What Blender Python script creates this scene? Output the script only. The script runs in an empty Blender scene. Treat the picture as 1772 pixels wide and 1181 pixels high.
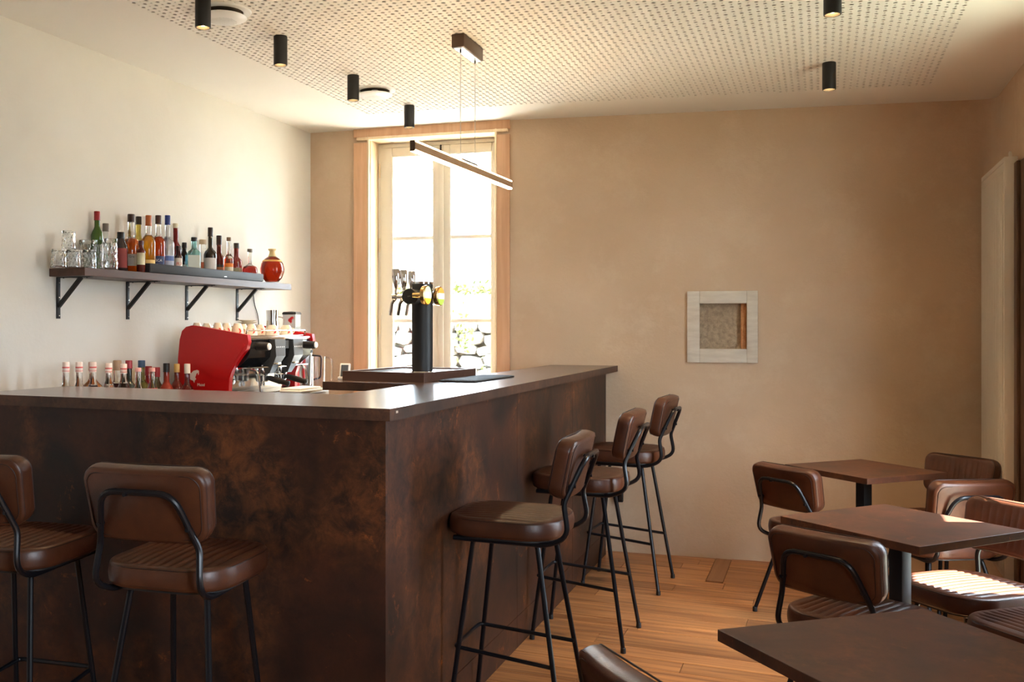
import bpy, bmesh, math, random
from mathutils import Vector, Matrix
PI = math.pi
SC = bpy.context.scene
C = SC.collection
random.seed(7)

# ------------------------------------------------------------------ camera
CAMH = 1.45
YAW = math.radians(23.2274)
cam_d = bpy.data.cameras.new('camera')
cam = bpy.data.objects.new('camera', cam_d)
C.objects.link(cam)
cam.location = (0, 0, CAMH)
cam.rotation_euler = (PI / 2, 0, YAW)
cam_d.sensor_width = 36
cam_d.lens = 1680 / 1772 * 36
cam_d.shift_x = (886 - 700) / 1772
cam_d.shift_y = (566 - 590.5) / 1772
cam_d.clip_start = 0.05
SC.camera = cam
# ------------------------------------------------------------------ view, sky, sun
SC.view_settings.view_transform = 'Standard'
SC.view_settings.look = 'None'
SC.view_settings.gamma = 1
SC.view_settings.use_curve_mapping = False
SC.view_settings.exposure = 3.1
w = bpy.data.worlds.new('sky')
SC.world = w
w.use_nodes = True
w.node_tree.nodes['Background'].inputs[0].default_value = (0.74, 0.87, 1.0, 1)
w.node_tree.nodes['Background'].inputs[1].default_value = 4.2
sd = bpy.data.lights.new('sun', 'SUN')
sd.energy = 12.0
sd.angle = 0.009
sd.color = (1.0, 0.95, 0.87)
sun = bpy.data.objects.new('sun', sd)
C.objects.link(sun)
_d = Vector((-0.948 * math.cos(math.radians(70.3)), -0.318 * math.cos(math.radians(70.3)), -math.sin(math.radians(70.3))))
sun.rotation_euler = _d.to_track_quat('-Z', 'Y').to_euler()
sun.location = (4, 3, 9)

def portal(name, loc, direction, sx, sy):
    ld = bpy.data.lights.new(name, 'AREA')
    ld.shape = 'RECTANGLE'; ld.size = sx; ld.size_y = sy
    ld.cycles.is_portal = True
    o = bpy.data.objects.new(name, ld); C.objects.link(o)
    o.location = loc
    o.rotation_euler = Vector(direction).to_track_quat('-Z', 'Z').to_euler()
portal('daylight_portal_door', (1.06, 4.46, 1.29), (-1, 0, 0), .48, 2.58)
portal('daylight_portal_side', (1.06, .7, 1.45), (-1, 0, 0), 1.0, 1.1)
portal('daylight_portal_window', (-2.49, 6.56, 1.5), (0.0995, -0.995, 0), 0.92, 2.5)

# ------------------------------------------------------------------ materials
def mat(name, col, rough=0.5, metal=0.0, spec=0.5, col2=None, scale=8, stretch=(1, 1, 1), detail=4, bump=0.0, bscale=60,
        lo=0.35, hi=0.65, trans=0.0, emit=None, estr=0.0, coat=0.0, col3=None, scale3=30, lo3=.55, hi3=.7, rvar=0.0, ior=1.45, world=False):
    m = bpy.data.materials.new(name); m.use_nodes = True
    nt = m.node_tree; b = nt.nodes['Principled BSDF']
    def c4(c): return (c[0], c[1], c[2], 1)
    b.inputs['Base Color'].default_value = c4(col)
    b.inputs['Roughness'].default_value = rough
    b.inputs['Metallic'].default_value = metal
    b.inputs['Specular IOR Level'].default_value = spec
    b.inputs['IOR'].default_value = ior
    b.inputs['Transmission Weight'].default_value = trans
    b.inputs['Coat Weight'].default_value = coat
    if emit:
        b.inputs['Emission Color'].default_value = c4(emit)
        b.inputs['Emission Strength'].default_value = estr
    if col2 or bump or rvar:
        tc = nt.nodes.new('ShaderNodeTexCoord')
        mp = nt.nodes.new('ShaderNodeMapping'); mp.inputs['Scale'].default_value = stretch
        if world:
            g = nt.nodes.new('ShaderNodeNewGeometry'); nt.links.new(g.outputs['Position'], mp.inputs['Vector'])
        else:
            nt.links.new(tc.outputs['Object'], mp.inputs['Vector'])
    def noise(s, d=4, r=0.6):
        n = nt.nodes.new('ShaderNodeTexNoise'); n.inputs['Scale'].default_value = s
        n.inputs['Detail'].default_value = d; n.inputs['Roughness'].default_value = r
        nt.links.new(mp.outputs['Vector'], n.inputs['Vector']); return n
    def ramp(src, a, bb):
        r = nt.nodes.new('ShaderNodeMapRange'); r.inputs['From Min'].default_value = a; r.inputs['From Max'].default_value = bb
        nt.links.new(src.outputs['Fac'], r.inputs['Value']); return r
    def mix(fac, a, bcol):
        x = nt.nodes.new('ShaderNodeMix'); x.data_type = 'RGBA'
        nt.links.new(fac, x.inputs['Factor'])
        if isinstance(a, tuple): x.inputs[6].default_value = c4(a)
        else: nt.links.new(a, x.inputs[6])
        x.inputs[7].default_value = c4(bcol); return x.outputs[2]
    if col2:
        out = mix(ramp(noise(scale, detail), lo, hi).outputs[0], tuple(col), col2)
        if col3:
            out = mix(ramp(noise(scale3, 8, .72), lo3, hi3).outputs[0], out, col3)
        nt.links.new(out, b.inputs['Base Color'])
    if rvar:
        r = nt.nodes.new('ShaderNodeMapRange'); r.inputs['To Min'].default_value = max(0, rough - rvar); r.inputs['To Max'].default_value = rough + rvar
        nt.links.new(noise(scale * 2).outputs['Fac'], r.inputs['Value']); nt.links.new(r.outputs[0], b.inputs['Roughness'])
    if bump:
        bp = nt.nodes.new('ShaderNodeBump'); bp.inputs['Strength'].default_value = bump; bp.inputs['Distance'].default_value = 0.01
        nt.links.new(noise(bscale, 6).outputs['Fac'], bp.inputs['Height']); nt.links.new(bp.outputs[0], b.inputs['Normal'])
    return m

def wood(name, dark, light, along='x', scale=1.0, rough=0.5, knots=False, contrast=1.0, bump=.15):
    """fine grained timber, grain running along one axis, tint varying from object to object"""
    m = bpy.data.materials.new(name); m.use_nodes = True
    nt = m.node_tree; L = nt.links.new; b = nt.nodes['Principled BSDF']; b.inputs['Roughness'].default_value = rough
    b.inputs['Specular IOR Level'].default_value = .4
    g = nt.nodes.new('ShaderNodeTexCoord'); oi = nt.nodes.new('ShaderNodeObjectInfo')
    add = nt.nodes.new('ShaderNodeVectorMath'); add.operation = 'ADD'
    sc = nt.nodes.new('ShaderNodeVectorMath'); sc.operation = 'SCALE'; sc.inputs['Scale'].default_value = 37.0
    cmb = nt.nodes.new('ShaderNodeCombineXYZ')
    for i in range(3): L(oi.outputs['Random'], cmb.inputs[i])
    L(cmb.outputs[0], sc.inputs[0]); L(g.outputs['Object'], add.inputs[0]); L(sc.outputs[0], add.inputs[1])
    mp = nt.nodes.new('ShaderNodeMapping')
    s = {'x': (1.2, 26, 26), 'y': (26, 1.2, 26), 'z': (26, 26, 1.2)}[along]
    mp.inputs['Scale'].default_value = tuple(k * scale for k in s)
    L(add.outputs[0], mp.inputs['Vector'])
    n = nt.nodes.new('ShaderNodeTexNoise'); n.inputs['Scale'].default_value = 1.0; n.inputs['Detail'].default_value = 7; n.inputs['Roughness'].default_value = .62; n.inputs['Distortion'].default_value = .6
    L(mp.outputs[0], n.inputs['Vector'])
    r = nt.nodes.new('ShaderNodeMapRange'); r.inputs['From Min'].default_value = .5 - .22 / contrast; r.inputs['From Max'].default_value = .5 + .22 / contrast
    L(n.outputs['Fac'], r.inputs['Value'])
    x = nt.nodes.new('ShaderNodeMix'); x.data_type = 'RGBA'; L(r.outputs[0], x.inputs['Factor'])
    x.inputs[6].default_value = (*dark, 1); x.inputs[7].default_value = (*light, 1)
    hv = nt.nodes.new('ShaderNodeHueSaturation'); vr = nt.nodes.new('ShaderNodeMapRange')
    vr.inputs['To Min'].default_value = .82; vr.inputs['To Max'].default_value = 1.18
    L(oi.outputs['Random'], vr.inputs['Value']); L(vr.outputs[0], hv.inputs['Value']); L(x.outputs[2], hv.inputs['Color'])
    out = hv.outputs[0]
    if knots:
        mp2 = nt.nodes.new('ShaderNodeMapping'); mp2.inputs['Scale'].default_value = {'x': (1.6, 5, 5), 'y': (5, 1.6, 5), 'z': (5, 5, 1.6)}[along]
        L(add.outputs[0], mp2.inputs['Vector'])
        v = nt.nodes.new('ShaderNodeTexVoronoi'); v.inputs['Scale'].default_value = 1.0; L(mp2.outputs[0], v.inputs['Vector'])
        kr = nt.nodes.new('ShaderNodeMapRange'); kr.inputs['From Min'].default_value = .035; kr.inputs['From Max'].default_value = .10
        kr.inputs['To Min'].default_value = .85; kr.inputs['To Max'].default_value = 0
        L(v.outputs['Distance'], kr.inputs['Value'])
        k = nt.nodes.new('ShaderNodeMix'); k.data_type = 'RGBA'; L(kr.outputs[0], k.inputs['Factor']); L(out, k.inputs[6])
        k.inputs[7].default_value = (dark[0] * .35, dark[1] * .3, dark[2] * .3, 1); out = k.outputs[2]
    L(out, b.inputs['Base Color'])
    bp = nt.nodes.new('ShaderNodeBump'); bp.inputs['Strength'].default_value = bump; bp.inputs['Distance'].default_value = .004
    L(n.outputs['Fac'], bp.inputs['Height']); L(bp.outputs[0], b.inputs['Normal'])
    return m

def rust(name, base, dark, orange, rough=.5, sc=1.0, amount=1.0, spec=.5, bmp=.06, ior=1.5):
    """oxidised metal laminate: cloudy brown, grey black patches, orange flecks"""
    m = bpy.data.materials.new(name); m.use_nodes = True
    nt = m.node_tree; L = nt.links.new; b = nt.nodes['Principled BSDF']; b.inputs['Roughness'].default_value = rough
    b.inputs['Specular IOR Level'].default_value = spec; b.inputs['IOR'].default_value = ior
    g = nt.nodes.new('ShaderNodeNewGeometry')
    def noise(s, d, r, dist=0, off=0):
        mp = nt.nodes.new('ShaderNodeMapping'); mp.inputs['Location'].default_value = (off, off * 1.7, off * .3); L(g.outputs['Position'], mp.inputs['Vector'])
        n = nt.nodes.new('ShaderNodeTexNoise'); n.inputs['Scale'].default_value = s * sc; n.inputs['Detail'].default_value = d
        n.inputs['Roughness'].default_value = r; n.inputs['Distortion'].default_value = dist; L(mp.outputs[0], n.inputs['Vector']); return n.outputs['Fac']
    def rng(v, a, bb, lo=0, hi=1):
        r = nt.nodes.new('ShaderNodeMapRange'); r.inputs['From Min'].default_value = a; r.inputs['From Max'].default_value = bb
        r.inputs['To Min'].default_value = lo; r.inputs['To Max'].default_value = hi; L(v, r.inputs['Value']); return r.outputs[0]
    def mix(f, a, c):
        x = nt.nodes.new('ShaderNodeMix'); x.data_type = 'RGBA'; L(f, x.inputs['Factor'])
        if isinstance(a, tuple): x.inputs[6].default_value = (*a, 1)
        else: L(a, x.inputs[6])
        x.inputs[7].default_value = (*c, 1); return x.outputs[2]
    def mul(a, c):
        q = nt.nodes.new('ShaderNodeMath'); q.operation = 'MULTIPLY'; L(a, q.inputs[0]); L(c, q.inputs[1]); return q.outputs[0]
    big = noise(2.6, 6, .62, .4); fine = noise(45, 8, .75); mid = noise(7, 8, .7, .8, 5.0); big2 = noise(1.9, 5, .55, .3, 11.0)
    o = mix(rng(big, .38, .62), base, dark)
    m2 = noise(13, 12, .74, .5, 21.0)
    o = mix(mul(rng(big2, .44, .66), rng(m2, .40, .66)), o, orange)
    o = mix(mul(rng(mid, .60, .72, 0, .9 * amount), rng(noise(70, 8, .7, 0, 9.0), .46, .56)), o, (orange[0] * 2.2, orange[1] * 2.0, orange[2] * 1.4))
    o = mix(rng(fine, .40, .75, 0, .35), o, (dark[0] * .6, dark[1] * .7, dark[2] * .8))
    o = mix(rng(noise(18, 8, .75, .2, 3.0), .56, .68, 0, .45 * amount), o, (dark[0] * .5, dark[1] * .5, dark[2] * .5))
    L(o, b.inputs['Base Color'])
    bp = nt.nodes.new('ShaderNodeBump'); bp.inputs['Strength'].default_value = bmp; bp.inputs['Distance'].default_value = .003
    L(fine, bp.inputs['Height']); L(bp.outputs[0], b.inputs['Normal'])
    return m

M = {}
M['plaster_w'] = mat('white_plaster', (.74, .70, .63), .9, col2=(.70, .655, .585), scale=1.6, bump=.10, bscale=45, spec=.2)
M['plaster_b'] = mat('sand_plaster', (.61, .455, .32), .92, col2=(.55, .40, .27), scale=1.3, detail=7, bump=.22, bscale=55, spec=.2, col3=(.64, .50, .36), scale3=3, lo3=.5, hi3=.75)
M['ceil'] = mat('ceiling_paint', (.77, .73, .66), .9, spec=.2)
M['felt'] = mat('acoustic_felt', (.10, .075, .055), 1, spec=.1)
M['plank'] = wood('pine_planks', (.19, .065, .022), (.54, .255, .095), 'x', 1.25, .38, True, 1.25)
M['plank_old'] = wood('patched_board', (.24, .10, .045), (.38, .19, .09), 'y', 1.0, .5)
M['slabwood'] = wood('floor_under', (.30, .13, .05), (.45, .22, .09), 'x', 1, .6)
M['casing'] = wood('window_casing_wood', (.55, .30, .16), (.76, .47, .29), 'z', .8, .6, True, .8)
M['lining'] = wood('window_lining_wood', (.62, .45, .27), (.82, .68, .48), 'z', .8, .6, True, .8)
M['greige'] = mat('greige_paint', (.70, .65, .56), .45)
M['greige_l'] = mat('greige_bead', (.84, .80, .72), .4)  # pale bead paint, lightened further to carry the light on the glazing bars
M['rustp'] = rust('oxidised_panel', (.052, .017, .009), (.013, .008, .0065), (.175, .056, .017), .48, spec=.3)
M['rustt'] = rust('oxidised_worktop', (.070, .034, .022), (.048, .026, .018), (.090, .042, .024), .23, 3.0, .8, .5, 0.0, 2.7)
M['rustq'] = rust('oxidised_table', (.100, .036, .018), (.048, .022, .013), (.20, .068, .026), .42, 1.8, .9, .4, .02)
M['leather'] = mat('brown_leather', (.088, .027, .0105), .38, col2=(.044, .0135, .006), scale=7, detail=6, bump=.10, bscale=240, coat=.03, lo=.3, hi=.7, rvar=.08)
M['piping'] = mat('dark_piping', (.022, .007, .004), .5)
M['steelb'] = mat('black_steel', (.006, .006, .008), .30, metal=.0, spec=.35)
M['blackm'] = mat('matt_black', (.012, .011, .011), .5)
M['blackg'] = mat('gloss_black', (.010, .010, .011), .12)
M['soundbar'] = mat('soundbar_grey', (.020, .020, .023), .6)
M['chrome'] = mat('chrome', (.75, .74, .72), .12, metal=1)
M['steel'] = mat('brushed_steel', (.60, .59, .57), .28, metal=1)
M['grey'] = mat('control_grey', (.065, .067, .066), .3)
M['white'] = mat('white_enamel', (.72, .68, .60), .4)
M['whitep'] = mat('white_plastic', (.80, .80, .78), .3)
M['radiator'] = mat('radiator_enamel', (.66, .60, .51), .45)
M['red'] = mat('red_enamel', (.50, .002, .004), .32, coat=.1)
M['cream'] = mat('cream_china', (.78, .68, .53), .25, coat=.3)
M['shelfw'] = wood('dark_shelf_wood', (.052, .022, .014), (.088, .040, .026), 'y', 1.2, .4)
M['shelfx'] = wood('dark_shelf_end', (.052, .022, .014), (.088, .040, .026), 'x', 1.2, .4)
M['glass'] = mat('clear_glass', (.97, .98, .97), .02, trans=1)
M['cut'] = mat('cut_glass', (.93, .94, .93), .04, trans=1, bump=.0)
M['frame_w'] = mat('washed_wood_frame', (.66, .60, .50), .7, col2=(.56, .49, .40), scale=5, stretch=(1, 1, 6), bump=.2)
M['rough'] = mat('rough_render', (.33, .25, .17), 1, col2=(.50, .38, .25), scale=42, detail=8, bump=1.0, bscale=70)
M['orange_b'] = mat('exposed_brick_side', (.42, .17, .06), 1, col2=(.55, .27, .12), scale=40, bump=.8)
M['doorwood'] = wood('dark_door_wood', (.045, .022, .012), (.11, .055, .028), 'z', 1, .5)
M['screen'] = mat('grey_screen', (.10, .12, .14), .25)
M['tray_s'] = mat('tray_steel', (.45, .44, .43), .25, metal=1)
M['rubber'] = mat('bar_mat_rubber', (.016, .013, .012), .55)
M['ground'] = mat('dry_lawn', (.19, .19, .15), .95, col2=(.14, .16, .11), scale=2)
M['bounce'] = mat('pale_bounce', (.78, .75, .69), .9, col2=(.68, .65, .60), scale=3)
M['stone'] = mat('limestone', (.20, .185, .16), .95, col2=(.12, .105, .085), scale=9, detail=8, bump=.9, bscale=22)
M['mortar'] = mat('earth_mortar', (.19, .17, .13), 1, col2=(.12, .11, .08), scale=12, bump=.6)
M['leaf'] = mat('leaf_green', (.055, .075, .015), .7, col2=(.09, .09, .03), scale=6, spec=.2)
M['led'] = mat('led_diffuser', (1, .9, .75), .5, emit=(1, .70, .38), estr=7)
M['lampglow'] = mat('lamp_glow', (1, .8, .5), .5, emit=(1, .62, .25), estr=14)
M['bronze'] = mat('bronze_anodised', (.085, .048, .030), .4, metal=.3)
M['bronze_lit'] = mat('lit_bronze', (.42, .26, .15), .4, metal=.3)  # bronze with the LED glow on the bar's sides put into its colour
M['cork'] = mat('cork', (.42, .26, .13), .8)
M['brass'] = mat('brass', (.62, .42, .18), .25, metal=1)

gl = bpy.data.materials.new('window_glass'); gl.use_nodes = True
nt = gl.node_tree; nt.nodes.clear()
o_ = nt.nodes.new('ShaderNodeOutputMaterial'); mx = nt.nodes.new('ShaderNodeMixShader'); tr = nt.nodes.new('ShaderNodeBsdfTransparent')
gg = nt.nodes.new('ShaderNodeBsdfGlossy'); gg.inputs['Roughness'].default_value = .02; tr.inputs[0].default_value = (.97, .985, .98, 1)
mx.inputs[0].default_value = .06; nt.links.new(tr.outputs[0], mx.inputs[1]); nt.links.new(gg.outputs[0], mx.inputs[2]); nt.links.new(mx.outputs[0], o_.inputs[0])
M['pane'] = gl
_flat = {}
def flat(c, rough=.5, trans=0.0, metal=0.0):
    k = (tuple(c), rough, trans, metal)
    if k not in _flat: _flat[k] = mat('tint_%02d' % len(_flat), c, rough, trans=trans, metal=metal)
    return _flat[k]

# ------------------------------------------------------------------ mesh helpers
class MB:
    def __init__(s): s.v = []; s.f = []
    def add(s, vs, fs, T=None):
        n = len(s.v)
        s.v += [tuple(T @ Vector(p)) if T else tuple(p) for p in vs]
        s.f += [tuple(i + n for i in f) for f in fs]; return s
    def box(s, x0, x1, y0, y1, z0, z1, bev=0.0, T=None):
        if bev <= 0:
            vs = [(x, y, z) for x in (x0, x1) for y in (y0, y1) for z in (z0, z1)]
            return s.add(vs, [(0, 1, 3, 2), (4, 6, 7, 5), (0, 4, 5, 1), (2, 3, 7, 6), (0, 2, 6, 4), (1, 5, 7, 3)], T)
        bm = bmesh.new(); bmesh.ops.create_cube(bm, size=1)
        for q in bm.verts: q.co = Vector(((x0 + x1) / 2 + q.co.x * (x1 - x0), (y0 + y1) / 2 + q.co.y * (y1 - y0), (z0 + z1) / 2 + q.co.z * (z1 - z0)))
        bmesh.ops.bevel(bm, geom=bm.edges[:], offset=bev, segments=2, profile=.5, affect='EDGES')
        bm.verts.index_update()
        s.add([q.co[:] for q in bm.verts], [[q.index for q in f.verts] for f in bm.faces], T); bm.free(); return s
    def lathe(s, prof, n=24, T=None, cap=True):
        vs = []; fs = []
        for r, z in prof:
            vs += [(r * math.cos(2 * PI * k / n), r * math.sin(2 * PI * k / n), z) for k in range(n)]
        for i in range(len(prof) - 1):
            for k in range(n):
                a = i * n + k; b = i * n + (k + 1) % n
                fs.append((a, b, b + n, a + n))
        if cap:
            if prof[0][0] > 1e-6: fs.append(tuple(range(n))[::-1])
            if prof[-1][0] > 1e-6: fs.append(tuple((len(prof) - 1) * n + k for k in range(n)))
        return s.add(vs, fs, T)
    def tube(s, pts, r, n=8, closed=False, T=None):
        P = [Vector(p) for p in pts]; N = len(P); vs = []; fs = []
        up = Vector((0, 0, 1)); prev = None
        for i, p in enumerate(P):
            if closed: t = P[(i + 1) % N] - P[i - 1]
            else: t = P[min(i + 1, N - 1)] - P[max(i - 1, 0)]
            t.normalize()
            if prev is None:
                a = t.cross(up)
                if a.length < .05: a = t.cross(Vector((1, 0, 0)))
            else: a = prev - t * prev.dot(t)
            a.normalize(); prev = a; b = t.cross(a)
            vs += [tuple(p + r * (math.cos(2 * PI * k / n) * a + math.sin(2 * PI * k / n) * b)) for k in range(n)]
        for i in range(N if closed else N - 1):
            for k in range(n):
                a0 = i * n + k; b0 = i * n + (k + 1) % n; j = (i + 1) % N
                fs.append((a0, b0, j * n + (k + 1) % n, j * n + k))
        if not closed: fs.append(tuple(range(n))[::-1]); fs.append(tuple((N - 1) * n + k for k in range(n)))
        return s.add(vs, fs, T)
    def prism(s, pts, z0, z1, T=None):
        n = len(pts); vs = [(x, y, z0) for x, y in pts] + [(x, y, z1) for x, y in pts]
        fs = [tuple(range(n))[::-1], tuple(range(n, 2 * n))] + [(k, (k + 1) % n, n + (k + 1) % n, n + k) for k in range(n)]
        return s.add(vs, fs, T)
    def mesh(s, name, m, smooth=True, ang=35):
        me = bpy.data.meshes.new(name); me.from_pydata(s.v, [], s.f)
        bm = bmesh.new(); bm.from_mesh(me); bmesh.ops.recalc_face_normals(bm, faces=bm.faces)
        if smooth:
            lim = math.radians(ang)
            for f in bm.faces: f.smooth = True
            for e in bm.edges:
                if len(e.link_faces) == 2 and e.calc_face_angle(0) > lim: e.smooth = False
        bm.to_mesh(me); bm.free()
        me.materials.append(M[m] if isinstance(m, str) else m); return me
    def obj(s, name, m, parent=None, smooth=True, ang=35, label=None):
        o = bpy.data.objects.new(name, s.mesh(name, m, smooth, ang)); C.objects.link(o)
        if parent is not None: o.parent = parent
        if label: o['label'] = label
        return o

def fillet(pts, r, seg=4):
    P = [Vector(p) for p in pts]; out = [P[0]]
    for i in range(1, len(P) - 1):
        a = (P[i - 1] - P[i]); b = (P[i + 1] - P[i]); d = min(r, a.length * .45, b.length * .45)
        A = P[i] + a.normalized() * d; B = P[i] + b.normalized() * d
        for k in range(seg + 1):
            t = k / seg; out.append((1 - t) ** 2 * A + 2 * t * (1 - t) * P[i] + t * t * B)
    out.append(P[-1]); return out

def tag(o, label, cat, group=None):
    o['label'] = label; o['category'] = cat
    if group: o['group'] = group
    return o
def thing(name, label, cat, loc=(0, 0, 0), rz=0, group=None):
    o = bpy.data.objects.new(name, None); o.empty_display_size = .1; C.objects.link(o)
    o.location = loc; o.rotation_euler = (0, 0, rz)
    return tag(o, label, cat, group)
def struct(o): o['kind'] = 'structure'; return o
def dup(root, loc, rz, label, group=None):
    r = root.copy(); C.objects.link(r); r.location = loc; r.rotation_euler = (0, 0, rz); r['label'] = label
    if group: r['group'] = group
    for ch in list(root.children):
        c = ch.copy(); C.objects.link(c); c.parent = r
        for g in ch.children:
            d = g.copy(); C.objects.link(d); d.parent = c
    return r
def text(name, body, size, m, parent, loc, rot, ext=.0004, align='CENTER'):
    cu = bpy.data.curves.new(name, 'FONT'); cu.body = body; cu.size = size; cu.extrude = ext; cu.align_x = align; cu.align_y = 'CENTER'
    cu.resolution_u = 2
    t = bpy.data.objects.new('tmp', cu); C.objects.link(t); bpy.context.view_layer.update()
    me = bpy.data.meshes.new_from_object(t.evaluated_get(bpy.context.evaluated_depsgraph_get()))
    bpy.data.objects.remove(t); me.materials.clear(); me.materials.append(M[m] if isinstance(m, str) else m)
    o = bpy.data.objects.new(name, me); C.objects.link(o); o.parent = parent; o.location = loc; o.rotation_euler = rot
    return o

# sight line helpers: where the line of sight through photograph pixel (px,py) meets a horizontal or an upright plane of the room
_s, _c = math.sin(YAW), math.cos(YAW)
def ray(px, py):
    a = (px - 700) / 1680; b = (566 - py) / 1680
    return (-_s + _c * a, _c + _s * a, b)
def onZ(px, py, z):
    d = ray(px, py); t = (z - CAMH) / d[2]; return Vector((d[0] * t, d[1] * t, z))
def onU(px, py, u):
    d = ray(px, py); t = u / d[0]; return Vector((u, d[1] * t, CAMH + d[2] * t))
def onV(px, py, v):
    d = ray(px, py); t = v / d[1]; return Vector((d[0] * t, v, CAMH + d[2] * t))

# ------------------------------------------------------------------ room shell
LW, RW, RV = -3.34, .93, -5.0
EX, EY = .99504, .0995
def wp(x, z, off=0): return (x * EX - off * EY, 6.42 + x * EY + off * EX, z)
WR = math.atan2(EY, EX)
TW = Matrix.Translation((0, 6.42, 0)) @ Matrix.Rotation(WR, 4, 'Z')   # back wall frame: x along wall, y outwards
def zc(u): return 2.83 if u < -1.9 else 2.83 - .06 * (u + 1.9) / 2.83

def wallgrid(xs, zs, holes, niche, thick, T, nd=.07):
    mb = MB()
    for i in range(len(xs) - 1):
        for j in range(len(zs) - 1):
            cx, cz = (xs[i] + xs[i + 1]) / 2, (zs[j] + zs[j + 1]) / 2
            if any(a < cx < b and c < cz < d for a, b, c, d in holes): continue
            y0 = nd if any(a < cx < b and c < cz < d for a, b, c, d in niche) else 0
            mb.box(xs[i], xs[i + 1], y0, thick, zs[j], zs[j + 1], T=T)
    return mb
WX0, WX1, WZ0, WZ1 = -2.915, -2.01, .30, 2.765
NX0, NX1, NZ0, NZ1 = -.707, -.427, 1.312, 1.596
wb = wallgrid([-3.9, WX0, WX1, NX0, NX1, 1.5], [-.2, WZ0, NZ0, NZ1, WZ1, 2.95], [(WX0, WX1, WZ0, WZ1)], [(NX0, NX1, NZ0, NZ1)], .38, TW)
wall_back = struct(wb.obj('wall_back', 'plaster_b', smooth=False))
mb = MB().box(LW - .3, LW, RV - .3, 6.2, -.2, 2.95)
wall_left = struct(mb.obj('wall_left', 'plaster_w', smooth=False))
TR = Matrix.Translation((RW, 0, 0)) @ Matrix.Rotation(PI / 2, 4, 'Z')   # x -> +v, y -> -u
TR = Matrix(((0, 1, 0, RW), (1, 0, 0, 0), (0, 0, 1, 0), (0, 0, 0, 1)))
D0, D1, DZ = 4.22, 4.66, 2.585
mb = wallgrid([RV - .3, .2, 1.2, D0, D1, 6.9], [-.2, .001, .9, 2.0, DZ, 2.95], [(D0, D1, 0, DZ), (.2, 1.2, .9, 2.0)], [], .12, TR)
# rounded inner corner between the back wall and the right wall
a0 = Vector(wp(.85, 0)); n = 8; prof = []
a0 = (RW - .09, 6.42 + (RW - .09) * .1 - .001); a1 = (RW + .001, 6.42 + RW * .1 - .10)
for k in range(n + 1):
    t = k / n; cx, cy = RW, 6.42 + RW * .1
    prof.append(((1 - t) ** 2 * a0[0] + 2 * t * (1 - t) * cx + t * t * a1[0], (1 - t) ** 2 * a0[1] + 2 * t * (1 - t) * cy + t * t * a1[1]))
mb.prism(prof + [(RW + .05, 6.6)], 0, 2.86)
wall_right = struct(mb.obj('wall_right', 'plaster_b', ang=20))
wall_front = struct(MB().box(LW - .3, RW + .4, RV - .3, RV, -.2, 2.95).obj('wall_front', 'plaster_b', smooth=False))
floor = struct(MB().box(LW - .3, RW + .12, RV - .3, 6.9, -.22, -.021).obj('floor', 'slabwood', smooth=False))
# planks, cut round the hatch in front of the back wall
rows = 0; v = 1.2; PW = .130
pm = {}
while v < 6.52:
    cuts = [LW + .005]
    while cuts[-1] < RW - .05: cuts.append(cuts[-1] + random.uniform(1.1, 2.6))
    cuts[-1] = RW
    if len(cuts) > 2 and cuts[-1] - cuts[-2] < .35: cuts.pop(-2)
    for a, b in zip(cuts, cuts[1:]):
        segs = [(a, b)]
        if v + PW > 5.78 and a < -.59 and b > -.53: segs = [(a, -.606), (-.512, b)]
        elif v + PW > 5.78 and a < -.606 < b: segs = [(a, -.606)]
        for p, q in segs:
            ymax = min(PW, 6.42 + q * .1 - .003 - v) if v + PW > 6.0 else PW
            if q - p < .05 or ymax < .01: continue
            g = .0012; dz = random.uniform(-.0008, 0)
            o = MB().box(-(q - p) / 2 + g, (q - p) / 2 - g, g, ymax - g, -.021, dz, .0012).obj('plank', 'plank', floor, smooth=False)
            o.location = ((p + q) / 2, v, 0)
    v += PW
o = MB().box(-.605, -.513, 5.785, 6.36, -.021, -.001, .002).obj('plank', 'plank_old', floor, smooth=False, label='short darker board laid across the planks at the wall')
trim = MB().box(.0, 4.2, -.004, 0, 0, .002)

# ceiling: plain border, perforated acoustic field with real holes
P = .033; U0, U1 = -2.706, -2.706 + 99 * P; V0 = 2.6; NV = 121; V1 = V0 + NV * P
mb = MB()
def cq(ua, ub, va, vb):
    mb.add([(ua, va, zc(ua)), (ub, va, zc(ub)), (ub, vb, zc(ub)), (ua, vb, zc(ua))], [(0, 1, 2, 3)])
for a, b in ((LW - .3, U0), (U1, RW + .11)): cq(a, b, V0, 6.9)
for a, b in ((LW - .3, -1.9), (-1.9, RW + .11)): cq(a, b, RV - .3, V0)
cq(U0, -1.9, V1, 6.9); cq(-1.9, U1, V1, 6.9)
mb.box(LW - .3, RW + .11, RV - .3, 6.9, 2.88, 2.95)
ceiling = struct(mb.obj('ceiling', 'ceil', smooth=False))
pv = []; pf = []
SQ = [(-.5, -.5), (0, -.5), (.5, -.5), (.5, 0), (.5, .5), (0, .5), (-.5, .5), (-.5, 0)]
HO = [(math.cos(math.radians(a)), math.sin(math.radians(a))) for a in (225, 270, 315, 0, 45, 90, 135, 180)]
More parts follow.
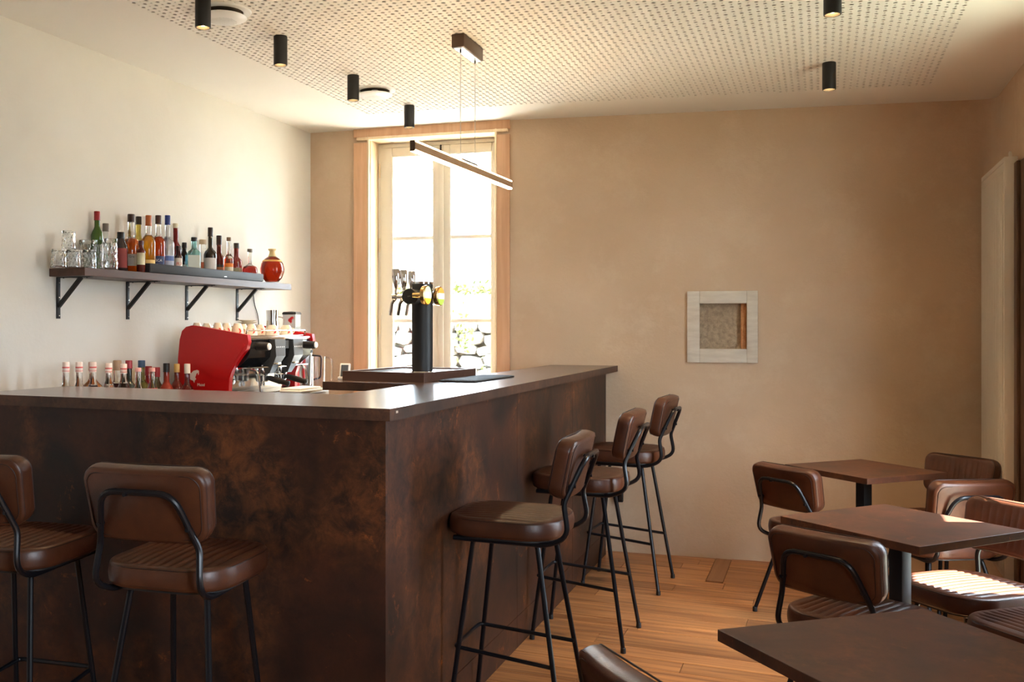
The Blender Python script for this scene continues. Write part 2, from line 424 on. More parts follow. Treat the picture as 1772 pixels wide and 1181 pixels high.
for i in range(99):
    for j in range(NV):
        cu = U0 + (i + .5) * P; cv = V0 + (j + .5) * P; n0 = len(pv)
        if cv > 6.03 + .0995 * (cu - .565):
            for a, b in ((-.5, -.5), (.5, -.5), (.5, .5), (-.5, .5)): pv.append((cu + a * P, cv + b * P, zc(cu + a * P)))
            pf.append((n0, n0 + 1, n0 + 2, n0 + 3)); continue
        r = .0096 if (i + j) % 2 == 0 else .0056
        z = zc(cu)
        for a, b in SQ: pv.append((cu + a * P, cv + b * P, zc(cu + a * P)))
        for a, b in HO: pv.append((cu + a * r, cv + b * r, z))
        for a, b in HO: pv.append((cu + a * r, cv + b * r, z + .003))
        for k in range(8):
            l = (k + 1) % 8
            pf.append((n0 + k, n0 + l, n0 + 8 + l, n0 + 8 + k)); pf.append((n0 + 8 + k, n0 + 8 + l, n0 + 16 + l, n0 + 16 + k))
me = bpy.data.meshes.new('perforated_board'); me.from_pydata(pv, [], pf); me.materials.append(M['ceil'])
o = bpy.data.objects.new('perforated_board', me); C.objects.link(o); o.parent = ceiling; o['kind'] = 'stuff'
o['label'] = 'acoustic board drilled with alternating large and small round holes'
o = MB().add([(U0, V0, 2.8335), (-1.9, V0, 2.8335), (-1.9, V1, 2.8335), (U0, V1, 2.8335), (U1, V0, zc(U1) + .0035), (U1, V1, zc(U1) + .0035)], [(0, 1, 2, 3), (1, 4, 5, 2)]).obj('backing_felt', 'felt', ceiling, smooth=False)  # dark felt set close behind the holes, standing in for their shaded depth

# ------------------------------------------------------------------ back window
win = struct(MB().box(WX0, WX1, .150, .156, .30, .312, T=TW).obj('window_1', 'greige', smooth=False))
win['label'] = 'tall two leaf casement window in the back wall with a pine surround'
def cz(x0, x1, y0, y1, z0, z1, name, m, par=win, bev=.003): return MB().box(x0, x1, y0, y1, z0, z1, bev, T=TW).obj(name, m, par)
cz(-3.022, -2.922, -.022, 0, 0, 2.735, 'casing_board', 'casing')
cz(-2.003, -1.915, -.022, 0, 0, 2.735, 'casing_board', 'casing')
cz(-3.022, -1.915, -.024, 0, 2.735 + .036, 2.832, 'casing_board', 'casing')
cz(-2.922, -2.909, -.026, .01, 0, 2.775, 'casing_edge', 'lining'); cz(-2.016, -2.003, -.026, .01, 0, 2.775, 'casing_edge', 'lining')
cz(-3.0, -1.93, -.026, .01, 2.752, 2.772, 'casing_edge', 'lining')
cz(WX0 + .001, WX0 + .012, .005, .375, WZ0, WZ1 - .001, 'lining_board', 'lining'); cz(WX1 - .012, WX1 - .001, .005, .375, WZ0, WZ1 - .001, 'lining_board', 'lining')
cz(WX0 + .012, WX1 - .012, .005, .375, WZ1 - .013, WZ1 - .001, 'lining_board', 'lining')
cz(WX0 + .012, WX1 - .012, -.01, .375, WZ0 + .001, WZ0 + .03, 'window_sill', 'lining')
FX0, FX1 = WX0 + .013, WX1 - .013
for a, b in ((FX0, FX0 + .022), (FX1 - .022, FX1)): cz(a, b, .155, .215, WZ0 + .03, 2.75, 'outer_frame', 'greige')
cz(FX0 + .022, FX1 - .022, .155, .215, 2.722, 2.75, 'outer_frame', 'greige'); cz(FX0 + .022, FX1 - .022, .155, .215, WZ0 + .03, WZ0 + .06, 'outer_frame', 'greige')
def sash(x0, x1, gx0, gx1, hinge):
    b0, b1 = WZ0 + .062, 2.720; g0, g1 = .42, 2.66
    s = MB().box(x0, gx0, .150, .195, b0, b1, .004, T=TW).box(gx1, x1, .150, .195, b0, b1, .004, T=TW)
    s.box(gx0, gx1, .150, .195, g1, b1, .004, T=TW).box(gx0, gx1, .150, .195, b0, g0, .004, T=TW)
    f = s.obj('sash', 'greige', win)
    cuts = [g0, .905, 1.493, 2.076, g1]
    for z0, z1 in zip(cuts, cuts[1:]):
        MB().box(gx0, gx1, .178, .182, z0, z1, T=TW).obj('pane', 'pane', f, smooth=False)
    for zz in cuts[1:-1]: MB().box(gx0, gx1, .160, .192, zz - .013, zz + .013, .003, T=TW).obj('glazing_bar', 'greige_l', f)
    be = MB()
    for a, b in ((gx0 - .001, gx0 + .007), (gx1 - .007, gx1 + .001)): be.box(a, b, .152, .176, g0, g1, T=TW)
    be.box(gx0, gx1, .152, .176, g1 - .007, g1, T=TW)
    be.obj('glazing_bead', 'greige_l', f, smooth=False)
    for zz in (.7, 1.45, 2.03, 2.56):
        MB().tube([wp(hinge, zz - .05, .143), wp(hinge, zz + .05, .143)], .006, 8).obj('hinge', 'lining', f)
xm = -2.432
sash(FX0 + .020, xm - .001, -2.795, -2.49, FX0 + .016); sash(xm + .001, FX1 - .020, -2.372, -2.075, FX1 - .016)
cz(xm - .020, xm + .016, .138, .152, WZ0 + .07, 2.715, 'meeting_strip', 'greige', bev=.004)
cz(xm - .007, xm + .004, .13, .15, 2.66, 2.72, 'bolt', 'blackm')

# niche frame
nf = thing('niche_frame', 'small square whitewashed wood frame around the rough recess in the back wall', 'frame', wp(-.5725, 1.45), WR)
a0, a1, c0, c1 = -.782 + .5725, -.363 + .5725, -.2235, .2235
i0, i1, k0, k1 = NX0 + .5725, NX1 + .5725, NZ0 - 1.45, NZ1 - 1.45
for x0, x1, z0, z1 in ((a0, i0, c0, c1), (i1, a1, c0, c1), (i0, i1, k1, c1), (i0, i1, c0, k0)):
    MB().box(x0, x1, -.022, .0, z0, z1, .003).obj('frame_board', 'frame_w', nf)
mb = MB(); random.seed(3); N = 28
g = [[(i0 + (i1 - i0) * i / N, .062 - random.uniform(0, .012) - .012 * ((i / N - .5) ** 2 + (j / N - .5) ** 2) * 4 * .6, k0 + (k1 - k0) * j / N) for j in range(N + 1)] for i in range(N + 1)]
mb.add([p for r in g for p in r], [(i * (N + 1) + j, (i + 1) * (N + 1) + j, (i + 1) * (N + 1) + j + 1, i * (N + 1) + j + 1) for i in range(N) for j in range(N)])
mb.obj('rough_render', 'rough', nf, ang=80)
MB().box(i1 - .034, i1 - .0005, .012, .055, k0, k1, .004).obj('brick_edge', 'orange_b', nf)

# right wall doorway and side window, both mostly outside the picture
dr = struct(MB().box(RW + .02, RW + .07, D1 - .05, D1, 0, DZ, .003).box(RW + .02, RW + .07, D0, D0 + .01, 0, DZ, .003).box(RW + .02, RW + .07, D0 + .01, D1 - .05, DZ - .01, DZ, .003).obj('door_1', 'doorwood'))
for a, b, c, d in ((D1, D1 + .09, 0, DZ + .09), (D0 - .09, D0, 0, DZ + .09), (D0, D1, DZ, DZ + .09)):
    MB().box(RW - .018, RW, a, b, c, d, .003).obj('casing_board', 'doorwood', dr)
# dark folded shutter panel standing against the wall between door and radiator
sp = struct(MB().box(RW - .03, RW - .001, 4.80, 5.66, .0, 2.27, .003).box(RW - .045, RW - .03, 5.58, 5.66, .0, 2.27, .003).box(RW - .045, RW - .03, 4.80, 4.88, .0, 2.27, .003).obj('shutter_panel', 'doorwood'))
w2 = struct(MB().box(RW + .05, RW + .1, .2, .26, .9, 2.0).box(RW + .05, RW + .1, 1.14, 1.2, .9, 2.0).box(RW + .05, RW + .1, .26, 1.14, 1.94, 2.0).box(RW + .05, RW + .1, .26, 1.14, .9, .96).obj('window_2', 'greige', smooth=False))

# ------------------------------------------------------------------ outside
struct(MB().box(-30, 30, -25, 40, -.4, -.24).obj('ground', 'ground', smooth=False))
struct(MB().box(-9, 1.0, 6.95, 9.4, -.239, -.2).obj('bounce_slab', 'bounce', smooth=False))  # unseen pale slab, added to bounce sunlight onto the ceiling by the window
sw = thing('stone_wall', 'dry stone garden wall seen in the sun through the back window', 'wall', (-3.6, 9.5, -.24))
MB().box(-2.0, 2.0, .06, .4, 0, 1.98).obj('mortar_core', 'mortar', sw, smooth=False)
random.seed(11); shapes = []
for k in range(8):
    bm = bmesh.new(); bmesh.ops.create_cube(bm, size=1); bmesh.ops.subdivide_edges(bm, edges=bm.edges[:], cuts=1, use_grid_fill=True)
    for q in bm.verts:
        l = max(abs(q.co.x), abs(q.co.y), abs(q.co.z)); rr = q.co.length
        q.co = q.co * (.5 / l * .35 + .65 * .62 / max(rr, .3)) * random.uniform(.88, 1.1)
    me = bpy.data.meshes.new('stone'); bm.to_mesh(me); bm.free(); me.materials.append(M['stone'])
    for p in me.polygons: p.use_smooth = False
    shapes.append(me)
z = .0; cnt = 0
while z < 2.0 and cnt < 295:
    h = random.uniform(.08, .15); x = -2.0
    while x < 1.95:
        l = random.uniform(.10, .30); top = 2.0 + .05 * math.sin(x * 5) + .04 * math.sin(x * 13)
        if z + h * .6 < top:
            o = bpy.data.objects.new('stone', random.choice(shapes)); C.objects.link(o); o.parent = sw
            o.location = (x + l / 2, .03 + random.uniform(-.02, .03), z + h / 2 + random.uniform(-.012, .012)); o.scale = (l * .98, .2, h * 1.0)
            o.rotation_euler = (0, random.uniform(-.2, .2), random.uniform(-.06, .06)); cnt += 1
        x += l
    z += h * .97
mb = MB(); random.seed(5)
def leaves(mb, n, fx, fy, fz, s):
    for _ in range(n):
        p = Vector((fx(), fy(), fz())); a = Vector((random.gauss(0, 1), random.gauss(0, 1), random.gauss(0, 1))).normalized(); b = a.orthogonal().normalized()
        q = s * random.uniform(.6, 1.3)
        mb.add([p - a * q, p + b * q * .5, p + a * q, p - b * q * .5], [(0, 1, 2, 3)])
leaves(mb, 1500, lambda: random.uniform(-2, 2), lambda: random.gauss(.05, .09), lambda: 2.06 + abs(random.gauss(0, .05)), .035)
tag(mb.obj('creeping_plant', 'leaf', smooth=False), 'low green creeping plant growing along the top of the stone garden wall', 'plant')['kind'] = 'stuff'
bpy.data.objects['creeping_plant'].location = (-3.6, 9.5, -.26)
mb = MB()
for cx, cz0 in ((-1.0, .7), (-.75, 1.55), (-.05, .9), (.25, 1.6), (.5, 1.1), (-.1, .4)):
    leaves(mb, 90, lambda: random.gauss(cx, .06), lambda: random.gauss(-.09, .02), lambda: random.gauss(cz0, .12), .028)
o = tag(mb.obj('wall_plant', 'leaf', smooth=False), 'tufts of green leaves rooted in the joints of the garden wall face', 'plant'); o['kind'] = 'stuff'; o.location = (-3.6, 9.42, -.24)
a = onV(700, 296, 9.3); b = onV(900, 284, 9.3)
mb = MB().tube([a + (a - b) * 2, a, b, b + (b - a) * 2], .006, 6)
tag(mb.obj('overhead_cable', 'blackm'), 'thin cable crossing the sky behind the right window leaf', 'cable')

# ------------------------------------------------------------------ counter
ct = thing('bar_counter', 'L-shaped bar counter clad in rust brown oxidised metal panels', 'counter', (-1.26, 2.72, 0))
def cp(x0, x1, y0, y1, z0, z1, name, m='rustp', bev=.0008, par=ct):
    return MB().box(x0 + 1.26, x1 + 1.26, y0 - 2.72, y1 - 2.72, z0, z1, bev).obj(name, m, par, smooth=False)
WT = 1.2; WB = 1.162
cp(-2.90, -1.225, 2.708, 2.727, .142, WB, 'front_panel'); cp(-2.90, -1.225, 2.708, 2.727, 0, .140, 'plinth_panel')
cp(-2.90, -2.88, 2.73, 3.12, 0, WB, 'end_panel')
vs = [2.728, 4.225, 5.28, 6.19]
for a, b in zip(vs, vs[1:]):
    cp(-1.279, -1.26, a + .001, b - .001, .142, WB, 'side_panel'); cp(-1.279, -1.26, a + .001, b - .001, 0, .140, 'plinth_panel')
cp(-2.88, -1.28, 2.73, 3.10, .0, 1.1, 'carcass', 'blackm'); cp(-1.58, -1.28, 3.10, 6.18, .0, 1.1, 'carcass', 'blackm')
cp(-2.05, -1.585, 3.96, 4.9, 0, 1.1, 'carcass', 'blackm')
def zf(v): return 6.42 + v * .1 - .004
wt = tag(MB().prism([(-2.925, 2.697), (-1.206, 2.697), (-1.206, zf(-1.206)), (-1.632, zf(-1.632)), (-1.632, 4.98), (-2.092, 4.98), (-2.092, 3.925), (-1.632, 3.925), (-1.632, 3.205), (-2.925, 3.205)], WB, WT).obj('worktop', 'rustt', smooth=False),
         'continuous dark brown stone-look worktop on the L-shaped bar counter', 'worktop')
wt.data.materials.append(rust('worktop_edge', (.085, .040, .025), (.045, .023, .015), (.13, .055, .027), .5, 2.5, .6, .3))
for pl_ in wt.data.polygons:
    if abs(pl_.normal.z) < .5: pl_.material_index = 1
lb = tag(MB().box(-.024, .024, -.0012, 0, -.006, .006).obj('price_label', flat((.62, .52, .42)), smooth=False), 'tiny pale sticker on the worktop edge at the outer corner', 'label')
lb.location = (-1.2052, 2.748, 1.187); lb.rotation_euler = (0, 0, PI / 2)
lb.scale = (.3, 1, .6)

# ------------------------------------------------------------------ seating
def cushion(hx, hy, r, th, pitch=.031, NS=18, NT=92, edge=.015, crown=.008, taper=0.0, groove=.0045, border=.035, bulge=.0035):
    """upholstered pad, x/y plan, channels run along x; returns MB"""
    def ext(y):
        q = abs(y) - (hy - r)
        return hx if q <= 0 else hx - (r - math.sqrt(max(0, r * r - q * q)))
    ts = [-1 + 2 * k / NT for k in range(NT + 1)]
    ts = [-1, -.9985, -.994, -.986] + [t for t in ts if abs(t) < .975] + [.986, .994, .9985, 1]
    ss = [-1, -.99, -.96, -.92, -.86] + [-.78 + 1.56 * k / (NS - 1) for k in range(NS)] + [.86, .92, .96, .99, 1]
    def dist(x, y):
        ax, ay = abs(x), abs(y); qx, qy = ax - (hx - r), ay - (hy - r)
        if qx > 0 and qy > 0: return r - math.hypot(qx, qy)
        return min(hx - ax, hy - ay)
    V = []; idx = {}
    for j, t in enumerate(ts):
        y = t * hy; X = ext(y)
        for i, s in enumerate(ss):
            x = s * X; d = max(0, dist(x, y)); e = min(1, d / edge)
            z = th / 2 - edge * .8 * (1 - math.sqrt(max(0, 1 - (1 - e) ** 2)))
            z += crown * max(0, 1 - (x / hx) ** 2) * max(0, 1 - (y / hy) ** 2)
            mk = min(1, max(0, (d - border) / .012)); mk = mk * mk * (3 - 2 * mk)
            z -= groove * mk * (1 - abs(math.sin(PI * y / pitch)) ** .55)
            idx[i, j] = len(V); V.append([x, y, z])
    F = [(idx[i, j], idx[i + 1, j], idx[i + 1, j + 1], idx[i, j + 1]) for i in range(len(ss) - 1) for j in range(len(ts) - 1)]
    I, J = len(ss) - 1, len(ts) - 1
    loop = [idx[i, 0] for i in range(I + 1)] + [idx[I, j] for j in range(1, J + 1)] + [idx[i, J] for i in range(I - 1, -1, -1)] + [idx[0, j] for j in range(J - 1, 0, -1)]
    prev = loop; n = len(loop); z0 = th / 2 - edge * .8
    rim = [Vector(V[k]) for k in loop]
    for f, off in ((.25, bulge * .8), (.5, bulge), (.8, bulge * .6), (1.0, 0), (1.0, -.010)):
        z = z0 + (-th / 2 + .004 - z0) * f - (.004 if off < 0 else 0); cur = []
        for k in range(n):
            p = rim[k]; q = Vector((p.x, p.y, 0)); nn = (rim[(k + 1) % n] - rim[k - 1]); nn = Vector((nn.y, -nn.x, 0))
            nn = nn.normalized() if nn.length > 1e-6 else q.normalized()
            cur.append(len(V)); V.append([p.x + nn.x * off, p.y + nn.y * off, z])
        F += [(prev[k], prev[(k + 1) % n], cur[(k + 1) % n], cur[k]) for k in range(n)]; prev = cur
    F.append(tuple(prev))
    mb = MB(); mb.v = [tuple(p) for p in V]; mb.f = F
    return mb, rim, z0
def rloop(hx, hy, r, n=8):
    out = []
    for sx, sy, a in ((1, 1, 0), (-1, 1, 90), (-1, -1, 180), (1, -1, 270)):
        for k in range(n + 1):
            t = math.radians(a + 90 * k / n); out.append((sx * (hx - r) + r * math.cos(t), sy * (hy - r) + r * math.sin(t)))
    return out
S_HX, S_HY, S_R = .208, .203, .125
B_HZ, B_HY = .104, .196
def backT(p, zc_, dz):
    """pad plan (x = up, y = across, z = towards front) -> chair space, leaning back, wrapping slightly"""
    up, y, fr = p
    y2 = y * (1 - .07 * (1 - (up + B_HZ) / (2 * B_HZ)))
    lean = math.radians(12)
    x = -.232 + fr * math.cos(lean) - up * math.sin(lean) + .55 * y * y
    z = zc_ + up * math.cos(lean) + fr * math.sin(lean)
    return (x, y2, z + dz)
def make_seat(name, label, cat, bar):
    dz = 0 if bar else -.295
    t = thing(name, label, cat)
    mb, rim, z0 = cushion(S_HX, S_HY, S_R, .066, border=.024, groove=.008)
    mb.v = [(x + .008, y, z + .735 + dz) for x, y, z in mb.v]
    s = mb.obj('seat', 'leather', t, ang=60)
    L = rloop(S_HX - .003, S_HY - .003, S_R)
    MB().tube([(x + .008, y, .735 + dz + z0 + .006) for x, y in L], .0024, 6, True).tube([(x * 1.012 + .008, y * 1.012, .735 + dz - .022) for x, y in L], .0024, 6, True).obj('piping', 'piping', s)
    MB().prism([(x * .93 + .008, y * .93) for x, y in L], .694 + dz, .704 + dz).obj('seat_base', 'blackm', t)
    mb, rim, z0 = cushion(B_HZ, B_HY, .045, .062, NS=10, edge=.016, crown=.004, border=.028)
    mb.v = [backT(p, .958, dz) for p in mb.v]
    b = mb.obj('backrest', 'leather', t, ang=60)
    L = rloop(B_HZ - .001, B_HY - .001, .045)
    MB().tube([backT((x, y, z0 + .004), .958, dz) for x, y in L], .0022, 6, True).tube([backT((x * 1.0, y * 1.0, -.024), .958, dz) for x, y in L], .0026, 6, True).tube([backT((x * .90, y * .93, -.0315), .958, dz) for x, y in L], .0016, 6, True).obj('piping', 'piping', b)
    fr = [(.185, .150, .686), (-.165, .158, .686), (-.240, .168, .725), (-.221, .158, .835), (-.288, .112, .996),
          (-.288, -.112, .996), (-.221, -.158, .835), (-.240, -.168, .725), (-.165, -.158, .686), (.185, -.150, .686)]
    P = []; R = [0, .05, .045, .02, .05, .05, .02, .045, .05, 0]
    V = [Vector((x, y, z + dz)) for x, y, z in fr]; P = [V[0]]
    for i in range(1, len(V) - 1):
        a = V[i - 1] - V[i]; c = V[i + 1] - V[i]; d = min(R[i], a.length * .48, c.length * .48)
        A = V[i] + a.normalized() * d; B = V[i] + c.normalized() * d
        for k in range(6):
            q = k / 5; P.append((1 - q) ** 2 * A + 2 * q * (1 - q) * V[i] + q * q * B)
    P.append(V[-1])
    MB().tube(P, .0095, 10).obj('back_frame', 'steelb', t)
    for y, z, x in ((.140, .895, -.242), (-.140, .895, -.242), (0.03, .99, -.283)):
        MB().tube([(x - .018, y, z + dz), (x + .02, y, z + dz)], .006, 8).obj('bolt', 'steelb', t)
    def legp(sx, sy):
        foot = Vector(((.225 if sx < 0 else .200) * sx, (.172 if sx > 0 else .200) * sy, 0)); top = Vector((.128 * sx, .133 * sy, .672 + dz)); return top, foot
    for sx in (1, -1):
        for sy in (1, -1):
            top, foot = legp(sx, sy)
            path = fillet([(.07 * sx, .11 * sy, .684 + dz), tuple(top + Vector((-.01 * sx, -.008 * sy, .012))), tuple(foot + Vector((0, 0, .012)))], .035, 4)
            lg = MB().tube(path, .0095, 10).obj('leg', 'steelb', t)
            MB().lathe([(.0115, 0), (.0125, .004), (.0115, .022), (.0098, .024)], 12, Matrix.Translation(foot)).obj('foot_cap', 'blackm', lg)
    if bar:
        def at_z(sx, sy, z):
            top, foot = legp(sx, sy); k = z / top.z; return foot + (top - foot) * k
        a, b, c, d = at_z(-1, 1, .262), at_z(1, 1, .29), at_z(1, -1, .29), at_z(-1, -1, .262)
        b += Vector((.012, .004, 0)); c += Vector((.012, -.004, 0)); a += Vector((0, -.011, 0)); d += Vector((0, .011, 0))
        b += Vector((0, -.011, 0)); c += Vector((0, .011, 0))
        MB().tube(fillet([a, b, c, d], .02, 4), .0075, 10).obj('footrest', 'steelb', t)
    return t
R_ = math.radians
g1 = 'leather bar stools along the counter'
stool = make_seat('bar_stool', 'brown leather bar stool, nearest of the three along the right side of the counter', 'bar stool', True)
stool['group'] = g1; stool.location = (-1.043, 3.462, 0); stool.rotation_euler = (0, 0, R_(181))
dup(stool, (-1.033, 4.545, 0), R_(180), 'brown leather bar stool, middle one of the three along the right side of the counter', g1)
dup(stool, (-1.022, 5.57, 0), R_(177), 'brown leather bar stool beside the sand-coloured back wall, farthest from the camera', g1)
dup(stool, (-1.755, 2.440, 0), R_(96), 'brown leather bar stool seen from behind at the dark front face of the counter', g1)
dup(stool, (-2.405, 2.425, 0), R_(97), 'brown leather bar stool cut off by the left edge of the photo', g1)
g2 = 'leather dining chairs at the small tables'
chair = make_seat('dining_chair', 'low leather chair left of the farthest table, back turned to the counter', 'chair', False)
chair['group'] = g2; chair.location = (-.012, 5.293, 0); chair.rotation_euler = (0, 0, R_(49.5))
dup(chair, (.122, 3.705, 0), R_(61), 'low leather chair with its back to the camera, left of the middle table', g2)
dup(chair, (.535, 5.70, 0), R_(229), 'low leather chair between the farthest table and the radiator, ribbed backrest showing', g2)
dup(chair, (.505, 5.165, 0), R_(119), 'low leather chair with a bluish sheen on its plain back, right of the farthest table', g2)
dup(chair, (.52, 4.245, 0), R_(222), 'low leather chair right of the middle table with sunlight on its seat', g2)
dup(chair, (.70, 3.745, 0), R_(130), 'low leather chair at the right edge, only its ribbed seat showing beyond the nearest table', g2)
dup(chair, (-.165, 2.105, 0), R_(41), 'low leather chair at the bottom edge, only the top of its back showing', g2)

# ------------------------------------------------------------------ tables
def table(name, label, c, side, ang, z=.735):
    t = thing(name, label, 'table', (c[0], c[1], 0), R_(ang), 'small square bistro tables')
    h = side / 2
    MB().box(-h, h, -h, h, z - .028, z, .0015).obj('table_top', 'rustq', t, smooth=False)
    MB().box(-.027, .027, -.027, .027, .012, z - .034, .004).obj('pedestal', 'blackm', t)
    MB().box(-.15, .15, -.15, .15, z - .034, z - .028, .001).obj('mounting_plate', 'blackm', t)
    MB().box(-.20, .20, -.20, .20, 0, .012, .003).obj('base_plate', 'steelb', t)
table('bistro_table', 'small square brown table farthest away, near the back wall', (.198, 5.425), .525, 45.2)
table('bistro_table', 'middle small square brown table with a patch of sunlight at its far right edge', (.264, 3.962), .575, 49.2)
table('bistro_table', 'nearest small square brown table, cut off by the bottom right corner of the photo', (.197, 2.36), .60, 39.6)

# ------------------------------------------------------------------ radiator, socket
rd = thing('radiator', 'tall white vertical panel radiator on the right wall', 'radiator', (.85, 5.70, 0))
MB().box(.004, .055, .012, .748, .17, 2.30, .004).obj('panel', 'radiator', rd)
for k in range(22):
    y = .05 + k * .031
    MB().box(-.003, .006, y, y + .018, .2, 2.24, .002).obj('rib', 'radiator', rd)
MB().box(-.001, .060, 0, .012, .165, 2.31, .004).obj('side_cover', 'radiator', rd); MB().box(-.001, .060, .748, .76, .165, 2.31, .004).obj('side_cover', 'radiator', rd)
MB().box(-.001, .060, .012, .748, 2.285, 2.31, .003).obj('top_grille', 'radiator', rd)
MB().box(.058, .08, .1, .14, 2.0, 2.06).box(.058, .08, .6, .64, 2.0, 2.06).box(.058, .08, .1, .14, .4, .46).box(.058, .08, .6, .64, .4, .46).obj('wall_bracket', 'blackm', rd, smooth=False)
MB().lathe([(.008, 0), (.008, .02), (.005, .03)], 10, Matrix.Translation((.03, .03, 2.31))).obj('air_valve', 'radiator', rd)
MB().tube(fillet([(.03, .06, .17), (.03, .06, .08), (.06, .12, .06), (.079, .2, .06)], .03), .009, 8).tube(fillet([(.03, .14, .17), (.03, .14, .1), (.079, .24, .08)], .03), .009, 8).obj('pipe', 'bronze', rd)
x, z = -1.256 + .04, 0
p = onV(1070, 857, 6.30)
q = thing('wall_socket', 'small black socket box low on the back wall behind the middle bar stool', 'socket', wp(-1.20, p.z, -.02), WR)
MB().box(-.024, .024, -.02, .02, -.04, .04, .004).obj('box', 'blackm', q); MB().box(-.018, .018, -.0225, -.0195, -.032, .032, .001).obj('cover', 'blackg', q)

# ------------------------------------------------------------------ ceiling fittings
def spot(px_u, v, lab, on=True, proto=[None]):
    z = zc(px_u)
    if proto[0] is None:
        t = thing('ceiling_spotlight', lab, 'ceiling light', (px_u, v, z), 0, 'black cylinder ceiling spotlights')
        MB().lathe([(.0315, 0), (.0325, -.004), (.0325, -.134), (.0315, -.137), (.0275, -.137), (.024, -.118)], 32, cap=False).lathe([(0, -.0005), (.0315, 0)], 32, cap=False).obj('housing', 'blackm', t)
        MB().lathe([(0, -.119), (.0245, -.119)], 24, cap=False).obj('reflector', 'brass', t)
        MB().lathe([(0, -.1225), (.014, -.1255), (.0215, -.121), (.0215, -.1195), (0, -.1195)], 24, cap=False).obj('lens', 'lampglow', t)
        proto[0] = t
    else: t = dup(proto[0], (px_u, v, z), 0, lab)
    ld = bpy.data.lights.new('spot_beam', 'SPOT'); ld.energy = 9; ld.color = (1, .66, .36); ld.spot_size = R_(75); ld.spot_blend = .8; ld.shadow_soft_size = .02
    lo = bpy.data.objects.new('spot_beam', ld); C.objects.link(lo); lo.location = (px_u, v, z - .142)
    lo.parent = None
for u, v, lab in ((-2.36, 3.376, 'black cylinder ceiling spotlight cut by the top edge, left of the round vent'),
                  (-2.36, 4.005, 'black cylinder ceiling spotlight, second of the left row counted from the camera'),
                  (-2.36, 4.785, 'black cylinder ceiling spotlight beside the farther round vent'),
                  (-2.36, 5.575, 'black cylinder ceiling spotlight nearest to the back window'),
                  (.037, 5.37, 'black cylinder ceiling spotlight on the right side near the back wall'),
                  (.040, 4.085, 'black cylinder ceiling spotlight on the right, cut by the top edge')):
    spot(u, v, lab)
def vent(u, v, lab, proto=[None]):
    if proto[0] is None:
        t = thing('ceiling_vent', lab, 'vent', (u, v, zc(u)), 0, 'round white ceiling vents')
        MB().lathe([(.085, .03), (.088, -.006), (.118, -.006), (.124, .0), (.118, .003), (.088, .03)], 40, cap=False).obj('ring', 'whitep', t)
        MB().lathe([(.0, -.046), (.06, -.044), (.098, -.034), (.104, -.029), (.100, -.026), (0, -.026)], 40, cap=False).obj('disc', 'whitep', t)
        MB().lathe([(.0, .0), (.02, 0), (.02, -.03), (0, -.03)], 12).obj('stem', 'whitep', t)
        MB().lathe([(0, -.0015), (.086, -.0015)], 32, cap=False).obj('duct', 'felt', t)
        mb = MB()
        for i in range(-9, 10):
            for j in range(-9, 10):
                if i * i + j * j < 80: mb.lathe([(0, 0), (.0018, 0)], 6, Matrix.Translation((i * .0068, j * .0068, -.0466 + .0000 * i)), cap=False)
        d = mb.obj('perforation', flat((.30, .28, .25)), t, smooth=False); d['kind'] = 'stuff'
        proto[0] = t
    else: dup(proto[0], (u, v, zc(u)), 0, lab)
vent(-2.40, 3.585, 'round white ceiling vent nearer the camera, beside the spotlight cut by the top edge')
vent(-2.39, 5.13, 'round white ceiling vent farther away, half behind a black spotlight')

pl = thing('pendant_light', 'slim linear LED pendant hung level from two wires below the ceiling', 'pendant lamp', (-1.56, 4.41, 2.215))
zt = zc(-1.56) - 2.215
MB().box(-.032, .030, -.142, .136, zt - .064, zt - .0005, .003).obj('canopy', 'bronze', pl)
MB().box(-.024, .022, -.132, .126, zt - .066, zt - .063).obj('canopy_plate', 'steel', pl, smooth=False)
til = .0153
MB().tube([(0, -.106, zt - .066), (0, -.106, .028)], .0016, 6).tube([(0, .102, zt - .066), (0, .102, .028)], .0016, 6).obj('wire', 'steel', pl)
MB().tube([(0, -.106, zt - .064), (0, -.106, zt - .082)], .004, 8).tube([(0, .102, zt - .064), (0, .102, zt - .082)], .004, 8).obj('wire_grip', 'blackm', pl)
TT = Matrix.Rotation(til, 4, 'X')
MB().box(-.010, .010, -.688, .688, -.016, .016, T=TT).obj('bar', 'bronze_lit', pl, smooth=False)
MB().box(-.012, .012, -.11, .11, .0215, .030, T=TT).obj('power_box', 'bronze', pl, smooth=False)
MB().box(-.0104, .0104, -.686, .686, .0162, .0222, T=TT).obj('upper_diffuser', 'led', pl, smooth=False)
MB().box(-.0104, .0104, -.686, .686, -.0245, -.0162, T=TT).obj('lower_diffuser', 'led', pl, smooth=False)
MB().box(-.011, .011, -.692, -.688, -.023, .0215, T=TT).box(-.011, .011, .688, .692, -.023, .0215, T=TT).obj('end_cap', 'bronze', pl, smooth=False)

